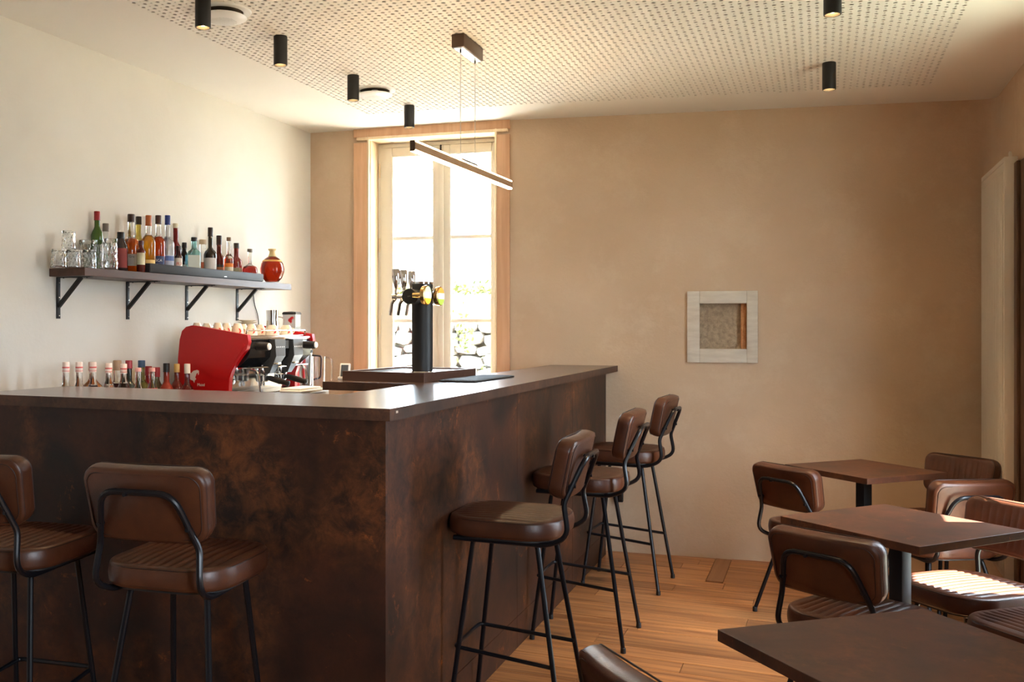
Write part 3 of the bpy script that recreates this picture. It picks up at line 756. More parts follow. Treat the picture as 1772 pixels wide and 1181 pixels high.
# ------------------------------------------------------------------ shelf
SZ = 1.725
sh = thing('wall_shelf', 'dark wood shelf on four black brackets on the left wall', 'shelf', (LW, 3.54, SZ))
MB().box(0, .213, 0, 1.905, -.038, 0, .002).obj('board', 'shelfw', sh, smooth=False)
def bracket(dv):
    b = MB().box(.0005, .005, -.0125, .0125, -.236, -.039, .0008).obj('bracket', 'blackm', sh); b.location = (0, dv, 0)
    MB().box(.005, .202, -.011, .011, -.0425, -.0385, .0005).obj('arm', 'blackm', b)
    Tm = Matrix.Translation((.005, 0, -.178)) @ Matrix.Rotation(-math.atan2(.135, .135), 4, 'Y')
    MB().box(0, .193, -.008, .008, -.009, .009, .001, T=Tm).obj('strut', 'blackm', b)
    for z in (-.065, -.135, -.222):
        MB().lathe([(.0035, 0), (.003, .0015), (0, .002)], 8, Matrix.Translation((.005, .004, z)) @ Matrix.Rotation(PI / 2, 4, 'Y')).obj('screw', 'chrome', b)
    for x in (.035, .175):
        MB().lathe([(.004, 0), (.003, -.003), (0, -.0035)], 8, Matrix.Translation((x, 0, -.0425))).obj('screw', 'blackm', b)
for v in (3.597, 4.101, 4.615, 5.139): bracket(v - 3.54)
sb = thing('soundbar', 'long slim dark grey soundbar lying along the front of the wall shelf', 'soundbar', (-3.19, 4.0, SZ))
a = onU(258, 462, -3.135); b = onU(455, 480, -3.135)
y0, y1 = a.y - 4.0, b.y - 4.0
MB().box(0, .06, y0, y1, .001, .049, .006).obj('cabinet', 'soundbar', sb)
MB().box(.0595, .061, y0 + .004, y1 - .004, .006, .043, .0006).obj('grille', 'soundbar', sb)
MB().box(.0605, .0620, (y0 + y1) / 2 + .12, (y0 + y1) / 2 + .145, .010, .014).obj('badge', 'steel', sb, smooth=False)
cb = onU(444, 530, LW)
tag(MB().tube(fillet([(LW + .006, cb.y - .05, SZ - .04), (LW + .006, cb.y - .04, 1.60), (LW + .006, cb.y + .012, 1.52), (LW + .006, cb.y + .02, 1.28)], .04), .003, 6).obj('power_cord', 'blackm'), 'thin black cord hanging on the wall below the right end of the shelf', 'cord')

# ------------------------------------------------------------------ bottles and glasses
def face_cam(u, v): return math.atan2(-v, -u)
def bottle(p, ztop, base, R, hs, rn, capl, liq, cap, label, cat='bottle', text_=None, lab=None, sq=False, fill=None, sh=.035, cone=False, clear=True, group=None, capr=None, opaque=False, labcol2=None, waist=None):
    """p (u,v), label string; liq colour, cap colour; lab (z0,z1,colour)"""
    H = ztop - base
    t = thing('bottle', label, cat, (p[0], p[1], base), face_cam(*p), group)
    ns = 28
    prof = [(0, .004), (R * .86, 0), (R, .006), (R, hs)]
    if cone: prof += [(R * .97, hs + .01), (rn + (R - rn) * .35, hs + sh * .62), (rn * 1.05, hs + sh)]
    else: prof += [(R * .97, hs + sh * .22), (R * .80, hs + sh * .52), (rn + (R - rn) * .22, hs + sh * .8), (rn * 1.03, hs + sh)]
    prof += [(rn, H - capl)]
    gm = flat(liq, .04, 0 if opaque else .88)
    if sq:
        def sqz(mb, zlim):
            out = []
            for x, y, z in mb.v:
                if z < zlim:
                    r = math.hypot(x, y); a = math.atan2(y, x) ; k = 1 / max(abs(math.cos(a)), abs(math.sin(a))); k = 1 + (min(k, 1.18) - 1) * min(1, max(0, (zlim - z) / .02)); x, y = x * k * .92, y * k * .92
                out.append((x, y, z))
            mb.v = out; return mb
    else: sqz = lambda mb, z: mb
    if fill is None:
        sqz(MB().lathe(prof, ns), hs + .01).obj('body', gm, t, ang=50)
    else:
        low = [q for q in prof if q[1] <= fill]; nx = [q for q in prof if q[1] > fill][0]; pv_ = low[-1]
        k = (fill - pv_[1]) / (nx[1] - pv_[1]); rf = pv_[0] + (nx[0] - pv_[0]) * k
        sqz(MB().lathe(low + [(rf, fill)], ns), hs + .01).obj('body', gm, t, ang=50)
        MB().lathe([(rf, fill + .0003)] + [q for q in prof if q[1] > fill + .0005], ns).obj('neck', 'glass', t, ang=50)
    cr = capr or rn * 1.14
    MB().lathe([(cr, H - capl), (cr, H - .003), (cr * .93, H), (0, H)], 20).lathe([(cr * 1.04, H - capl), (cr * 1.04, H - capl + .004), (cr, H - capl + .004)], 20, cap=False).obj('cap', flat(cap, .4), t)
    if lab:
        z0, z1, lc = lab; n = 14; rr = R + .0007; mb = MB(); a = R_(62)
        if sq:
            w_ = R * .80; q = R * .925; mb.box(q, q + .0009, -w_, w_, z0, z1)
        else:
            vs = []
            for k in range(n + 1):
                th = -a + 2 * a * k / n; vs += [(rr * math.cos(th), rr * math.sin(th), z0), (rr * math.cos(th), rr * math.sin(th), z1)]
            mb.add(vs, [(2 * k, 2 * k + 2, 2 * k + 3, 2 * k + 1) for k in range(n)])
        lo = mb.obj('paper_label', flat(lc, .6), t, smooth=False)
        if labcol2:
            zz0, zz1, c2 = labcol2; mb = MB(); vs = []
            for k in range(n + 1):
                th = -a * .98 + 2 * a * .98 * k / n; r2 = rr + .0005
                vs += [(r2 * math.cos(th), r2 * math.sin(th), zz0), (r2 * math.cos(th), r2 * math.sin(th), zz1)]
            mb.add(vs, [(2 * k, 2 * k + 2, 2 * k + 3, 2 * k + 1) for k in range(n)]).obj('print_band', flat(c2, .6), lo, smooth=False)
        if text_:
            s_, col, fz, size = text_
            text('lettering', s_, size, flat(col, .5), lo, (R + .0012, .002, z0 + (z1 - z0) * fz), (PI / 2, 0, PI / 2))
    return t
SH = SZ + .001
gS = 'spirit bottles on the wall shelf'
def sb_(px, yt, u, *a, **k):
    p = onU(px, yt, u); return bottle((u, p.y), p.z, SH, *a, group=gS, **k)
sb_(168, 366, -3.302, .030, .17, .013, .045, (.05, .10, .02), (.30, .012, .015), 'green glass bottle with a red neck foil behind the tumblers on the shelf', sh=.05, opaque=True)
sb_(183, 387, -3.304, .027, .13, .014, .04, (.85, .87, .85), (.20, .16, .13), 'clear bottle with a grey brown stopper rising behind the tall tumbler', sh=.04)
sb_(209, 402, -3.215, .034, .115, .016, .032, (.03, .02, .02), (.010, .010, .012), 'short dark bottle with black cap and wide red label beside the tumblers', lab=(.018, .115, (.23, .030, .025)), sh=.05, opaque=True)
sb_(227, 371, -3.255, .047, .150, .016, .040, (.66, .13, .010), (.035, .012, .010), 'wide squat amber bottle with a pale grey label and dark cap', lab=(.035, .095, (.48, .43, .38)), text_=('Gra', (.06, .05, .05), .78, .017), fill=.178, sh=.035)
sb_(240, 375, -3.312, .022, .17, .013, .042, (.55, .42, .08), (.020, .010, .008), 'slim olive yellow bottle with a black cap behind the squat amber bottle', sh=.05)
sb_(244, 417, -3.165, .022, .105, .011, .022, (.10, .015, .010), (.07, .015, .012), 'miniature bottle with cream label standing left of the soundbar', lab=(.038, .098, (.66, .60, .40)), sh=.02, opaque=True)
sb_(257, 373, -3.25, .037, .165, .014, .055, (.80, .36, .015), (.42, .11, .025), 'golden bottle with an orange brown cap', lab=(.055, .075, (.90, .62, .22)), sh=.05, fill=.205)
sb_(274, 373, -3.25, .036, .170, .014, .046, (.66, .075, .008), (.055, .018, .012), 'orange red bottle with dark brown cap and navy label', lab=(.052, .100, (.035, .05, .13)), text_=('SCA', (.8, .8, .8), .5, .019), fill=.205, sh=.045)
sb_(290, 373, -3.25, .037, .165, .013, .052, (.82, .85, .90), (.02, .04, .20), 'colourless bottle with a blue cap and blue and white label', lab=(.045, .110, (.40, .45, .58)), labcol2=(.08, .105, (.10, .17, .42)), sh=.05)
sb_(304, 387, -3.305, .030, .16, .014, .026, (.15, .01, .01), (.62, .55, .40), 'bottle with cream cap and red neck behind the blue capped bottle', sh=.04, opaque=True, lab=(.05, .12, (.02, .015, .015)))
sb_(309, 426, -3.216, .022, .105, .013, .020, (.03, .01, .012), (.03, .008, .012), 'small bottle with tall white label printed in red letters', lab=(.012, .098, (.70, .66, .60)), text_=('FU', (.62, .05, .04), .62, .024), sh=.018, opaque=True)
sb_(319, 420, -3.313, .022, .12, .012, .030, (.015, .010, .010), (.012, .010, .010), 'black bottle with a slanting pale label beside the turquoise bottle', lab=(.012, .075, (.60, .55, .46)), sh=.035, opaque=True)
sb_(336, 411, -3.238, .041, .130, .015, .022, (.35, .74, .76), (.014, .012, .012), 'turquoise square-shouldered bottle with a black cap and white label', lab=(.02, .125, (.62, .66, .60)), sh=.034, sq=True)
sb_(351, 415, -3.311, .025, .10, .016, .028, (.55, .16, .08), (.62, .48, .32), 'salmon coloured bottle with a round cork stopper', fill=.10, sh=.045, capr=.021)
sb_(364, 394, -3.238, .038, .135, .013, .052, (.020, .014, .010), (.022, .009, .008), 'tall near-black bottle with a white label', lab=(.012, .120, (.60, .55, .52)), sh=.045, opaque=True, labcol2=(.012, .055, (.36, .31, .31)))
sb_(379, 408, -3.304, .032, .125, .014, .055, (.11, .014, .010), (.040, .014, .010), 'dark red bottle with brown foil neck and a black and orange label', lab=(.012, .095, (.045, .030, .022)), labcol2=(.04, .08, (.45, .17, .06)), sh=.04, opaque=True)
sb_(396, 411, -3.228, .028, .125, .012, .022, (.42, .05, .012), (.22, .13, .08), 'dark amber bottle with a wooden stopper and cream label under an orange dot', lab=(.012, .090, (.66, .58, .42)), labcol2=(.078, .100, (.80, .22, .03)), fill=.128, sh=.03)
sb_(409, 421, -3.297, .034, .12, .015, .032, (.20, .018, .012), (.045, .03, .022), 'dark red bottle with a black green cap and olive label', lab=(.012, .085, (.30, .27, .15)), sh=.035, opaque=True)
p = onU(431, 431, -3.23)
bottle((-3.228, p.y + .006), p.z, SH, .050, .075, .012, .020, (.50, .012, .010), (.20, .18, .16), 'small faceted decanter of deep red liquor with a metal stopper', group=gS, sq=True, sh=.035, fill=.10, capr=.016)
p = onU(471, 431, -3.215); t = thing('bottle', 'round bellied red brown bottle with a cream stopper at the right end of the shelf', 'bottle', (-3.215, p.y, SH), face_cam(-3.215, p.y), gS)
H = p.z - SH; k = H / .2
MB().lathe([(0, .012), (.040, .010), (.062, .030 * k), (.076, .065 * k), (.0775, .085 * k), (.070, .115 * k), (.048, .142 * k), (.026, .156 * k), (0, .157 * k)], 36).obj('body', flat((.36, .022, .005), .05, .8), t, ang=60)
MB().lathe([(.0262, .156 * k), (.019, .172 * k), (.0165, .184 * k), (.0205, .189 * k), (.026, .196 * k), (.024, .2 * k), (0, .2 * k)], 28).obj('stopper', flat((.62, .47, .22), .5), t)
MB().lathe([(.0, 0), (.040, 0), (.044, .004), (.0415, .0098)], 28).obj('base', flat((.75, .70, .62), .4), t)
MB().lathe([(.0650, .125 * k), (.058, .135 * k)], 28, cap=False).obj('shoulder_band', flat((.60, .36, .10), .4, metal=.5), t)

gG = 'cut glass tumblers on the wall shelf'
def tumbler(px, yb, yt, u, R, z0, label):
    p = onU(px, yt, u); H = p.z - z0
    t = thing('tumbler', label, 'glass', (u, p.y, z0), 0, gG)
    n = 48; rows_ = 14; vs = []; fs = []
    for j in range(rows_ + 1):
        f = j / rows_
        for k in range(n):
            a = 2 * PI * k / n; d = .0022 * (abs(math.sin(6 * a + f * 7)) + abs(math.sin(6 * a - f * 7))) if .06 < f < .86 else 0
            r = R * (1 - .10 * f) - d; vs.append((r * math.cos(a), r * math.sin(a), H * f))
    for j in range(rows_):
        for k in range(n): fs.append((j * n + k, j * n + (k + 1) % n, (j + 1) * n + (k + 1) % n, (j + 1) * n + k))
    m0 = len(vs)
    inner = [(R * .90, H * .86, 1), (R * .96 - .003, 0, 0)]
    fs.append(tuple(rows_ * n + k for k in range(n)))
    for r, z, _ in ((R * .93, .0, 0), (R * .82, H * .86, 0)):
        vs += [(r * math.cos(2 * PI * k / n), r * math.sin(2 * PI * k / n), z) for k in range(n)]
    for k in range(n):
        l = (k + 1) % n; fs.append((k, m0 + k, m0 + l, l)); fs.append((m0 + k, m0 + n + k, m0 + n + l, m0 + l))
    fs.append(tuple(m0 + n + k for k in range(n)))
    mb = MB(); mb.add(vs, fs); mb.obj('glass_body', 'cut', t, smooth=False)
    return t
za = SH
tumbler(102, 464, 432, -3.255, .039, za, 'upside-down cut glass tumbler at the left end of the shelf')
t1 = onU(130, 432, -3.225)
tumbler(127, 464, 433, -3.235, .037, za, 'upside-down cut glass tumbler, second of the bottom row on the shelf')
tumbler(154, 464, 433, -3.22, .038, za, 'upside-down cut glass tumbler, third of the bottom row, at the front corner of the shelf')
p = onU(119, 432, -3.243); tumbler(119, 432, 400, -3.243, .034, p.z + .001, 'cut glass tumbler stacked on top of the two leftmost tumblers')
tumbler(148, 432, 416, -3.302, .032, za, 'taller cut glass tumbler in the back row left of the green bottle neck')
tumbler(170, 464, 416, -3.245, .030, za, 'taller cut glass tumbler in front of the green bottle')
tumbler(191, 464, 414, -3.176, .038, za, 'largest cut glass tumbler, at the right end of the glasses')

# ------------------------------------------------------------------ back counter with bottles
BC = .93
bc = thing('back_counter', 'low dark back counter along the left wall under the shelf', 'counter', (LW, 3.14, 0))
MB().box(.003, .70, 0, 2.92, BC - .03, BC, .001).obj('countertop', 'rustt', bc, smooth=False)
for k in range(4): MB().box(.02, .66, .01 + k * .728, .728 + k * .728, .08, BC - .032, .002).obj('cabinet', 'blackm', bc, smooth=False)
for k in range(4): MB().box(.661, .678, .014 + k * .728, .724 + k * .728, .09, BC - .036, .002).obj('door', 'rustp', bc, smooth=False)
gB = 'bottles on the back counter'
def bb(px, yt, u, *a, **k):
    p = onU(px, yt, u); return bottle((u, p.y), p.z, BC + .001, *a, group=gB, **k)
pale = (.88, .90, .80); dk = (.05, .012, .008); wc = (.78, .62, .55); rd_ = (.60, .04, .035)
for i, (px, yt, lq, fl, w_) in enumerate(((114, 627, (.80, .82, .60), 0.247, 'leftmost, filled with pale yellow syrup'), (137, 627, dk, 0.244, 'second from the left, half full of dark syrup'), (161, 627, (.03, .015, .02), 0.252, 'third from the left, in front of the amber flask'),
                                         (188, 629, (.84, .70, .62), 0.247, 'fourth from the left, holding colourless syrup'), (214, 630, (.06, .02, .012), 0.25, 'fifth from the left, holding brown syrup'))):
    t = bb(px, yt, -3.06, .0415, .19, .0135, .046, lq, wc, 'clear cone-necked syrup bottle, ' + w_, fill=fl, sh=.080, cone=True)
    H = onU(px, yt, -3.06).z - BC - .001
    c = [q for q in t.children if q.name.startswith('cap')][0]
    MB().lathe([(.0160, H - .026), (.0160, H - .021)], 20, cap=False).lathe([(.0160, H - .040), (.0160, H - .038)], 20, cap=False).obj('cap_band', flat(rd_, .4), c)
bb(160, 627, -3.22, .056, .20, .016, .04, (.72, .22, .02), (.50, .25, .16), 'broad amber flask behind the third syrup bottle on the back counter', sh=.07, fill=.262)
bb(203, 624, -3.265, .040, .19, .018, .05, (.05, .01, .015), (.42, .27, .16), 'dark round bottle with a tan cap behind the fifth syrup bottle', sh=.06, fill=.235)
bb(223, 624, -3.17, .042, .20, .015, .04, (.015, .02, .018), (.28, .02, .03), 'black glass bottle with a maroon cap on the back counter', sh=.05, opaque=True)
bb(245, 624, -3.20, .040, .20, .016, .035, (.30, .30, .06), (.04, .08, .16), 'olive bottle with a blue cap on the back counter', sh=.05)
bb(257, 634, -3.295, .034, .19, .016, .05, (.20, .012, .015), (.30, .015, .02), 'bottle with a dark red cap behind the small red labelled one', sh=.05, opaque=True)
for px, lc, w_ in ((239, (.72, .55, .50), 'pale pink label'), (263, (.66, .62, .60), 'red and white label')):
    bb(px, 637, -2.99, .028, .195, .013, .018, (.04, .03, .03), (.70, .35, .32), 'small bottle with white and red cap and ' + w_, lab=(.165, .215, lc), labcol2=(.205, .222, rd_) if px == 263 else None, sh=.055, fill=.19)
bb(271, 636, -3.20, .034, .19, .016, .05, (.30, .28, .16), (.32, .015, .02), 'pale bottle with a dark red cap right of the small red labelled one', sh=.05)
bb(288, 629, -3.10, .036, .19, .0145, .045, (.22, .025, .012), (.012, .010, .010), 'dark red bottle with a black cap and orange neck label', sh=.045, opaque=True)
bb(306, 630, -3.17, .034, .19, .0135, .045, (.12, .018, .012), (.62, .38, .10), 'dark bottle with a gold cap in front of the red machine side', sh=.045, opaque=True)
bb(324, 630, -3.06, .034, .18, .014, .050, (.30, .02, .015), (.80, .77, .70), 'maroon bottle with a white cap in front of the red machine side', sh=.045, lab=(.165, .19, (.5, .42, .38)))

# ------------------------------------------------------------------ espresso machine
em = thing('espresso_machine', 'large red and chrome two group espresso machine on the back counter', 'espresso machine', (-3.22, 4.34, BC))
def L3(v): return (v.x + 3.22, v.z - BC)
pts = [L3(onV(x, y, 4.34)) for x, y in ((396, 676), (397, 655), (402, 641), (409, 629), (418, 616), (427, 604), (430, 592), (428, 580), (345, 565), (332, 563.5), (322, 566), (315, 573), (311, 588), (308, 620), (306, 676))]
pts = [(pts[0][0], .05)] + pts + [(pts[-1][0], .05)]
X90 = Matrix.Rotation(PI / 2, 4, 'X')
def sidepanel(y): return MB().prism(pts, -.03, 0, T=Matrix.Translation((0, y, 0)) @ X90)
spn = sidepanel(0).obj('side_panel', 'red', em, ang=30)
sidepanel(.70).obj('side_panel', 'red', em, ang=30)
# raised crease on the near side panel, emblem and maker's name
def pp(x, y): return L3(onV(x, y, 4.339))
MB().prism([pp(*q) for q in ((338, 632), (420, 594), (424, 598), (416, 610), (406, 626), (399, 641), (394, 655), (372, 655))], 0, .0022, T=X90).obj('embossed_field', 'red', spn, ang=20)
emb = [(326, 653), (327, 648), (331, 646), (335, 642), (341, 640.5), (344, 642), (344, 648), (342.6, 649.5), (342.2, 645), (340, 647), (339, 650), (337.5, 653.5), (339.5, 656.5), (337, 658.5), (336, 663), (334, 659), (330, 657.5)]
MB().prism([pp(*q) for q in emb], 0, .0014, T=X90).obj('emblem', flat((.75, .62, .55)), spn, smooth=False)
q = pp(344.5, 666.5)
text('lettering', 'Meinl', .022, flat((.75, .68, .64)), spn, (q[0] + .012, -.0012, q[1]), (PI / 2, 0, 0))
mb = MB().box(.02, .43, .032, .698, .46, .474, .004)
mb.obj('cup_tray', 'chrome', em)
MB().tube(fillet([(.425, .05, .476), (.425, .05, .500), (.425, .685, .500), (.425, .685, .476)], .02), .004, 8).tube(fillet([(.05, .05, .476), (.05, .05, .520), (.05, .685, .520), (.05, .685, .476)], .02), .004, 8).obj('cup_rail', 'chrome', em)
MB().box(.03, .30, .032, .698, .05, .46).obj('body', 'steel', em, smooth=False)
MB().box(.30, .304, .04, .69, .17, .34).obj('backsplash', 'chrome', em, smooth=False)
MB().prism([(.30, .305), (.385, .305), (.45, .355), (.462, .405), (.445, .458), (.30, .458)], -.698, -.032, T=X90).obj('head', 'blackg', em, ang=30)
MB().box(.440, .462, .034, .696, .448, .466, .004).box(.38, .44, .034, .696, .296, .304, .002).obj('trim_strip', 'chrome', em)
MB().box(.28, .50, .04, .69, .05, .165, .006).obj('drip_tray', 'steel', em)
gt = MB()
for k in range(28): gt.box(.30, .49, .05 + k * .023, .058 + k * .023, .165, .170)
gt.obj('drip_grate', 'chrome', em, smooth=False)
for y in (.08, .65):
    for x in (.08, .42): MB().lathe([(.022, 0), (.026, .01), (.020, .05)], 14, Matrix.Translation((x, y, 0))).obj('foot', 'chrome', em)
def yy(px): return onU(px, 600, -2.76).y - 4.34
for y in (yy(478), yy(509)):
    pod = MB()
    pod.add([(.44, y - .055, .452), (.485, y - .055, .452), (.485, y + .055, .452), (.44, y + .055, .452), (.43, y - .050, .36), (.49, y - .050, .36), (.49, y + .050, .36), (.43, y + .050, .36),
             (.37, y - .022, .262), (.43, y - .022, .262), (.43, y + .022, .262), (.37, y + .022, .262)],
            [(0, 1, 2, 3), (0, 4, 5, 1), (1, 5, 6, 2), (2, 6, 7, 3), (3, 7, 4, 0), (4, 8, 9, 5), (5, 9, 10, 6), (6, 10, 11, 7), (7, 11, 8, 4), (8, 11, 10, 9)])
    po = pod.obj('control_pod', 'grey', em, ang=20)
    for k in range(5): MB().box(.4855, .4875, y - .042 + k * .019, y - .034 + k * .019, .405, .413).obj('button', 'whitep', po, smooth=False)
    MB().box(.458, .470, y - .038, y + .038, .313, .323, .002).obj('chrome_band', 'chrome', po)
    MB().lathe([(.036, .252), (.040, .262), (.040, .30), (.030, .33)], 24, Matrix.Translation((.37, y, 0))).obj('group_head', 'chrome', em)
    pf_ = MB().lathe([(.030, .215), (.036, .222), (.036, .250), (.0, .250)], 24, Matrix.Translation((.37, y, 0))).tube([(.37, y - .012, .218), (.37, y - .020, .190)], .007, 8).tube([(.37, y + .012, .218), (.37, y + .020, .190)], .007, 8).obj('portafilter', 'chrome', em)
    MB().lathe([(.009, 0), (.015, .02), (.0175, .08), (.014, .125), (.017, .140), (0, .146)], 14, Matrix.Translation((.402, y + .0, .240)) @ Matrix.Rotation(R_(103), 4, 'Y') @ Matrix.Rotation(R_(0), 4, 'X')).obj('handle', 'blackm', pf_)
MB().box(.463, .466, yy(489), yy(498), .40, .445).obj('display', 'screen', em, smooth=False)
for px, s_ in ((446, 1), (528, 1)):
    y = yy(px)
    kb = MB().lathe([(.016, 0), (.022, .006), (.022, .075), (.019, .085)], 20, Matrix.Translation((.445, y, .415)) @ Matrix.Rotation(PI / 2, 4, 'Y')).obj('steam_knob', 'blackm', em)
    MB().lathe([(.0, .092), (.016, .091), (.019, .085)], 20, Matrix.Translation((.445, y, .415)) @ Matrix.Rotation(PI / 2, 4, 'Y')).obj('knob_cap', 'whitep', kb)
    MB().tube(fillet([(.42, y - .02, .30), (.47, y - .02, .29), (.49, y - .025, .20), (.50, y - .03, .12)], .03), .0055, 8).obj('steam_wand', 'chrome', em)
for px, z, r in ((404, .265, .018), (412, .235, .014)):
    MB().lathe([(r, 0), (r, .03), (0, .032)], 16, Matrix.Translation((.30, yy(440) - .04, z)) @ Matrix.Rotation(PI / 2, 4, 'Y')).obj('valve', 'chrome', em)
MB().lathe([(.026, 0), (.026, .012), (.022, .014), (0, .014)], 24, Matrix.Translation((.304, .09, .235)) @ Matrix.Rotation(PI / 2, 4, 'Y')).obj('pressure_gauge', 'chrome', em)

CZ = BC + .4745
order = ['first', 'second', 'third', 'fourth', 'fifth', 'sixth', 'seventh', 'eighth', 'ninth', 'tenth', 'eleventh', 'twelfth']
def cup(u, px, k, R=.037, H=.056, proto={}):
    p = onU(px, 570, u) if u < 0 else onV(px, 570, u); u = p.x
    lab = 'cream coffee cup upside down on the espresso machine, %s from the left' % order[k]
    key = (R, H)
    if key not in proto:
        t = thing('coffee_cup', lab, 'cup', (u, p.y, CZ), face_cam(u, p.y), 'coffee cups upside down on the espresso machine')
        b = MB().lathe([(R, 0), (R * .985, .006), (R * .90, H * .45), (R * .70, H * .80), (R * .56, H * .93), (R * .54, H), (R * .46, H), (R * .46, H * .95), (0, H * .95)], 28, cap=False).lathe([(R, 0), (R * .94, .001), (R * .84, H * .42), (R * .6, H * .8), (0, H * .88)], 28, cap=False).obj('bowl', 'cream', t, ang=60)
        a = R_(100)
        MB().tube([(math.cos(a) * (R * .88 + .0 + d), math.sin(a) * (R * .88 + d), z) for d, z in ((0, .012), (.009, .012), (.014, .022), (.011, .034), (-.004, .038))], .0032, 8).obj('handle', 'cream', t)
        vs = []; n = 6
        for i in range(n + 1):
            f = i / n; z = H * (.16 + .42 * f); r = R * (.985 - .17 * (f ** 1.3) * .55) + .0008
            w0 = R_(18) + .22 * math.sin(f * PI); vs += [(r * math.cos(w0 - .17), r * math.sin(w0 - .17), z), (r * math.cos(w0 + .10), r * math.sin(w0 + .10), z)]
        MB().add(vs, [(2 * i, 2 * i + 1, 2 * i + 3, 2 * i + 2) for i in range(n)]).obj('red_emblem', flat((.65, .02, .02)), b, smooth=False)
        proto[key] = t
    else: dup(proto[key], (u, p.y, CZ), face_cam(u, p.y), lab)
for k, (u, px, R, H) in enumerate(((4.425, 341, .033, .068), (4.52, 358, .033, .066), (4.425, 377, .033, .068), (4.52, 392, .034, .066), (4.43, 411, .034, .064), (4.60, 420, .033, .062), (4.555, 435, .034, .060), (-2.94, 450, .034, .058), (-2.86, 471, .040, .056), (-2.86, 495, .041, .056))):
    cup(u, px, k, R, H)
p = onU(438, 560, -3.06); t = thing('saucer_stack', 'stack of pale saucers behind the cups on the espresso machine', 'saucers', (-3.06, p.y, CZ))
bpy.data.objects.remove(t)
for k in range(7):
    o = MB().lathe([(0, .002), (.030, 0), (.033, .003), (.055, .010), (.056, .012), (.03, .007), (0, .006)], 32, cap=False).obj('saucer', 'cream')
    o.location = (-3.10, p.y, CZ + .0005 + k * .0122)
    tag(o, 'pale saucer in the stack beside the steel pitcher, %s from the bottom' % order[k] if k else 'pale saucer at the bottom of the stack beside the steel pitcher', 'saucer', 'saucers stacked on the espresso machine')
p = onU(471, 537, -2.965)
t = thing('milk_pitcher', 'steel milk pitcher standing behind the cups on the espresso machine', 'pitcher', (-2.965, p.y, CZ))
MB().lathe([(0, 0), (.037, 0), (.039, .004), (.036, .06), (.033, .095), (.036, p.z - CZ), (.0345, p.z - CZ), (.031, .095), (.034, .06), (.035, .006), (0, .006)], 32, cap=False).obj('body', 'chrome', t)
MB().tube(fillet([(.034, .012, .105), (.065, .022, .10), (.062, .02, .04), (.036, .012, .03)], .02), .004, 8).obj('handle', 'chrome', t)

gu, gv = -3.16, onU(505, 560, -3.16).y
t = thing('coffee_grinder', 'red coffee grinder with a clear bean hopper beside the espresso machine', 'coffee grinder', (gu, gv, BC))
MB().box(-.07, .10, -.055, .055, 0, .05, .01).box(-.05, .07, -.05, .05, .05, .36, .02).obj('body', 'red', t)
MB().lathe([(.045, .36), (.05, .40), (.05, .47), (.03, .475)], 24).obj('motor_collar', 'red', t)
MB().tube([(.06, -.02, .24), (.12, -.02, .25)], .005, 8).tube([(.06, .02, .24), (.12, .02, .25)], .005, 8).obj('portafilter_fork', 'chrome', t)
MB().box(.07, .10, -.03, .03, .25, .33, .006).obj('spout', 'blackm', t)
hp = MB().lathe([(.028, .475), (.05, .50), (.062, .52), (.062, .60)], 4, Matrix.Rotation(R_(-38), 4, 'Z'), cap=False).obj('hopper', flat((.80, .83, .80), .15, .55), t, ang=20)
MB().lathe([(.066, .600), (.068, .606), (.060, .616), (0, .622)], 4, Matrix.Rotation(R_(-38), 4, 'Z')).obj('hopper_lid', 'grey', t, ang=20)
emb2 = [((x - 335) * .0021, (652 - y) * .0021) for x, y in emb]
Tm = Matrix.Rotation(R_(-38 - 45), 4, 'Z') @ Matrix.Translation((0, 0, .562)) @ Matrix.Rotation(PI / 2, 4, 'Y') @ Matrix.Rotation(PI / 2, 4, 'Z')
Tm = Matrix.Rotation(R_(-83), 4, 'Z') @ Matrix(((0, 0, 1, .0445), (1, 0, 0, .012), (0, 1, 0, .562), (0, 0, 0, 1)))
MB().prism(emb2, 0, .001, T=Tm).obj('emblem', flat((.65, .02, .02)), hp, smooth=False)
p = onU(529, 612, -3.0)
t = thing('blender', 'steel bar blender with a black lid right of the red grinder', 'blender', (-3.0, p.y, BC))
MB().lathe([(.055, 0), (.058, .01), (.050, .10), (.040, .15)], 28).obj('motor_base', 'grey', t)
MB().lathe([(.034, .152), (.038, .17), (.042, .36), (.0, .362)], 28).obj('jug', 'steel', t)
MB().lathe([(.0445, .355), (.046, .362), (.046, .376), (.03, .385), (0, .386)], 28).obj('lid', 'blackm', t)
MB().tube(fillet([(.035, .018, .34), (.09, .045, .335), (.085, .045, .20), (.04, .02, .19)], .02), .006, 8).obj('handle', 'blackm', t)
p = onU(551, 617, -2.88)
t = thing('glass_jug', 'clear glass measuring jug between the blender and the card terminal', 'jug', (-2.88, p.y, BC))
MB().lathe([(0, 0), (.038, 0), (.040, .01), (.044, p.z - BC), (.042, p.z - BC), (.037, .012), (0, .012)], 28, cap=False).obj('body', 'glass', t)
MB().tube(fillet([(.042, .01, .33), (.085, .02, .32), (.08, .02, .18), (.04, .01, .17)], .02), .005, 8).obj('handle', 'glass', t)
cl = MB().box(-.05, .07, -.13, .14, 0, .012, .005).box(-.05, .06, -.12, .10, .0125, .022, .004).obj('folded_cloth', 'whitep')
kp = onZ(524, 676, BC + .2); cl.location = (kp.x - .01, kp.y, BC + .195); tag(cl, 'folded white cloth beside the espresso machine', 'cloth')
t = thing('knock_box', 'steel knock box under the folded white cloth', 'box', (kp.x - .01, kp.y, BC)); MB().box(-.06, .08, -.045, .15, 0, .194, .004).obj('box_body', 'steel', t)

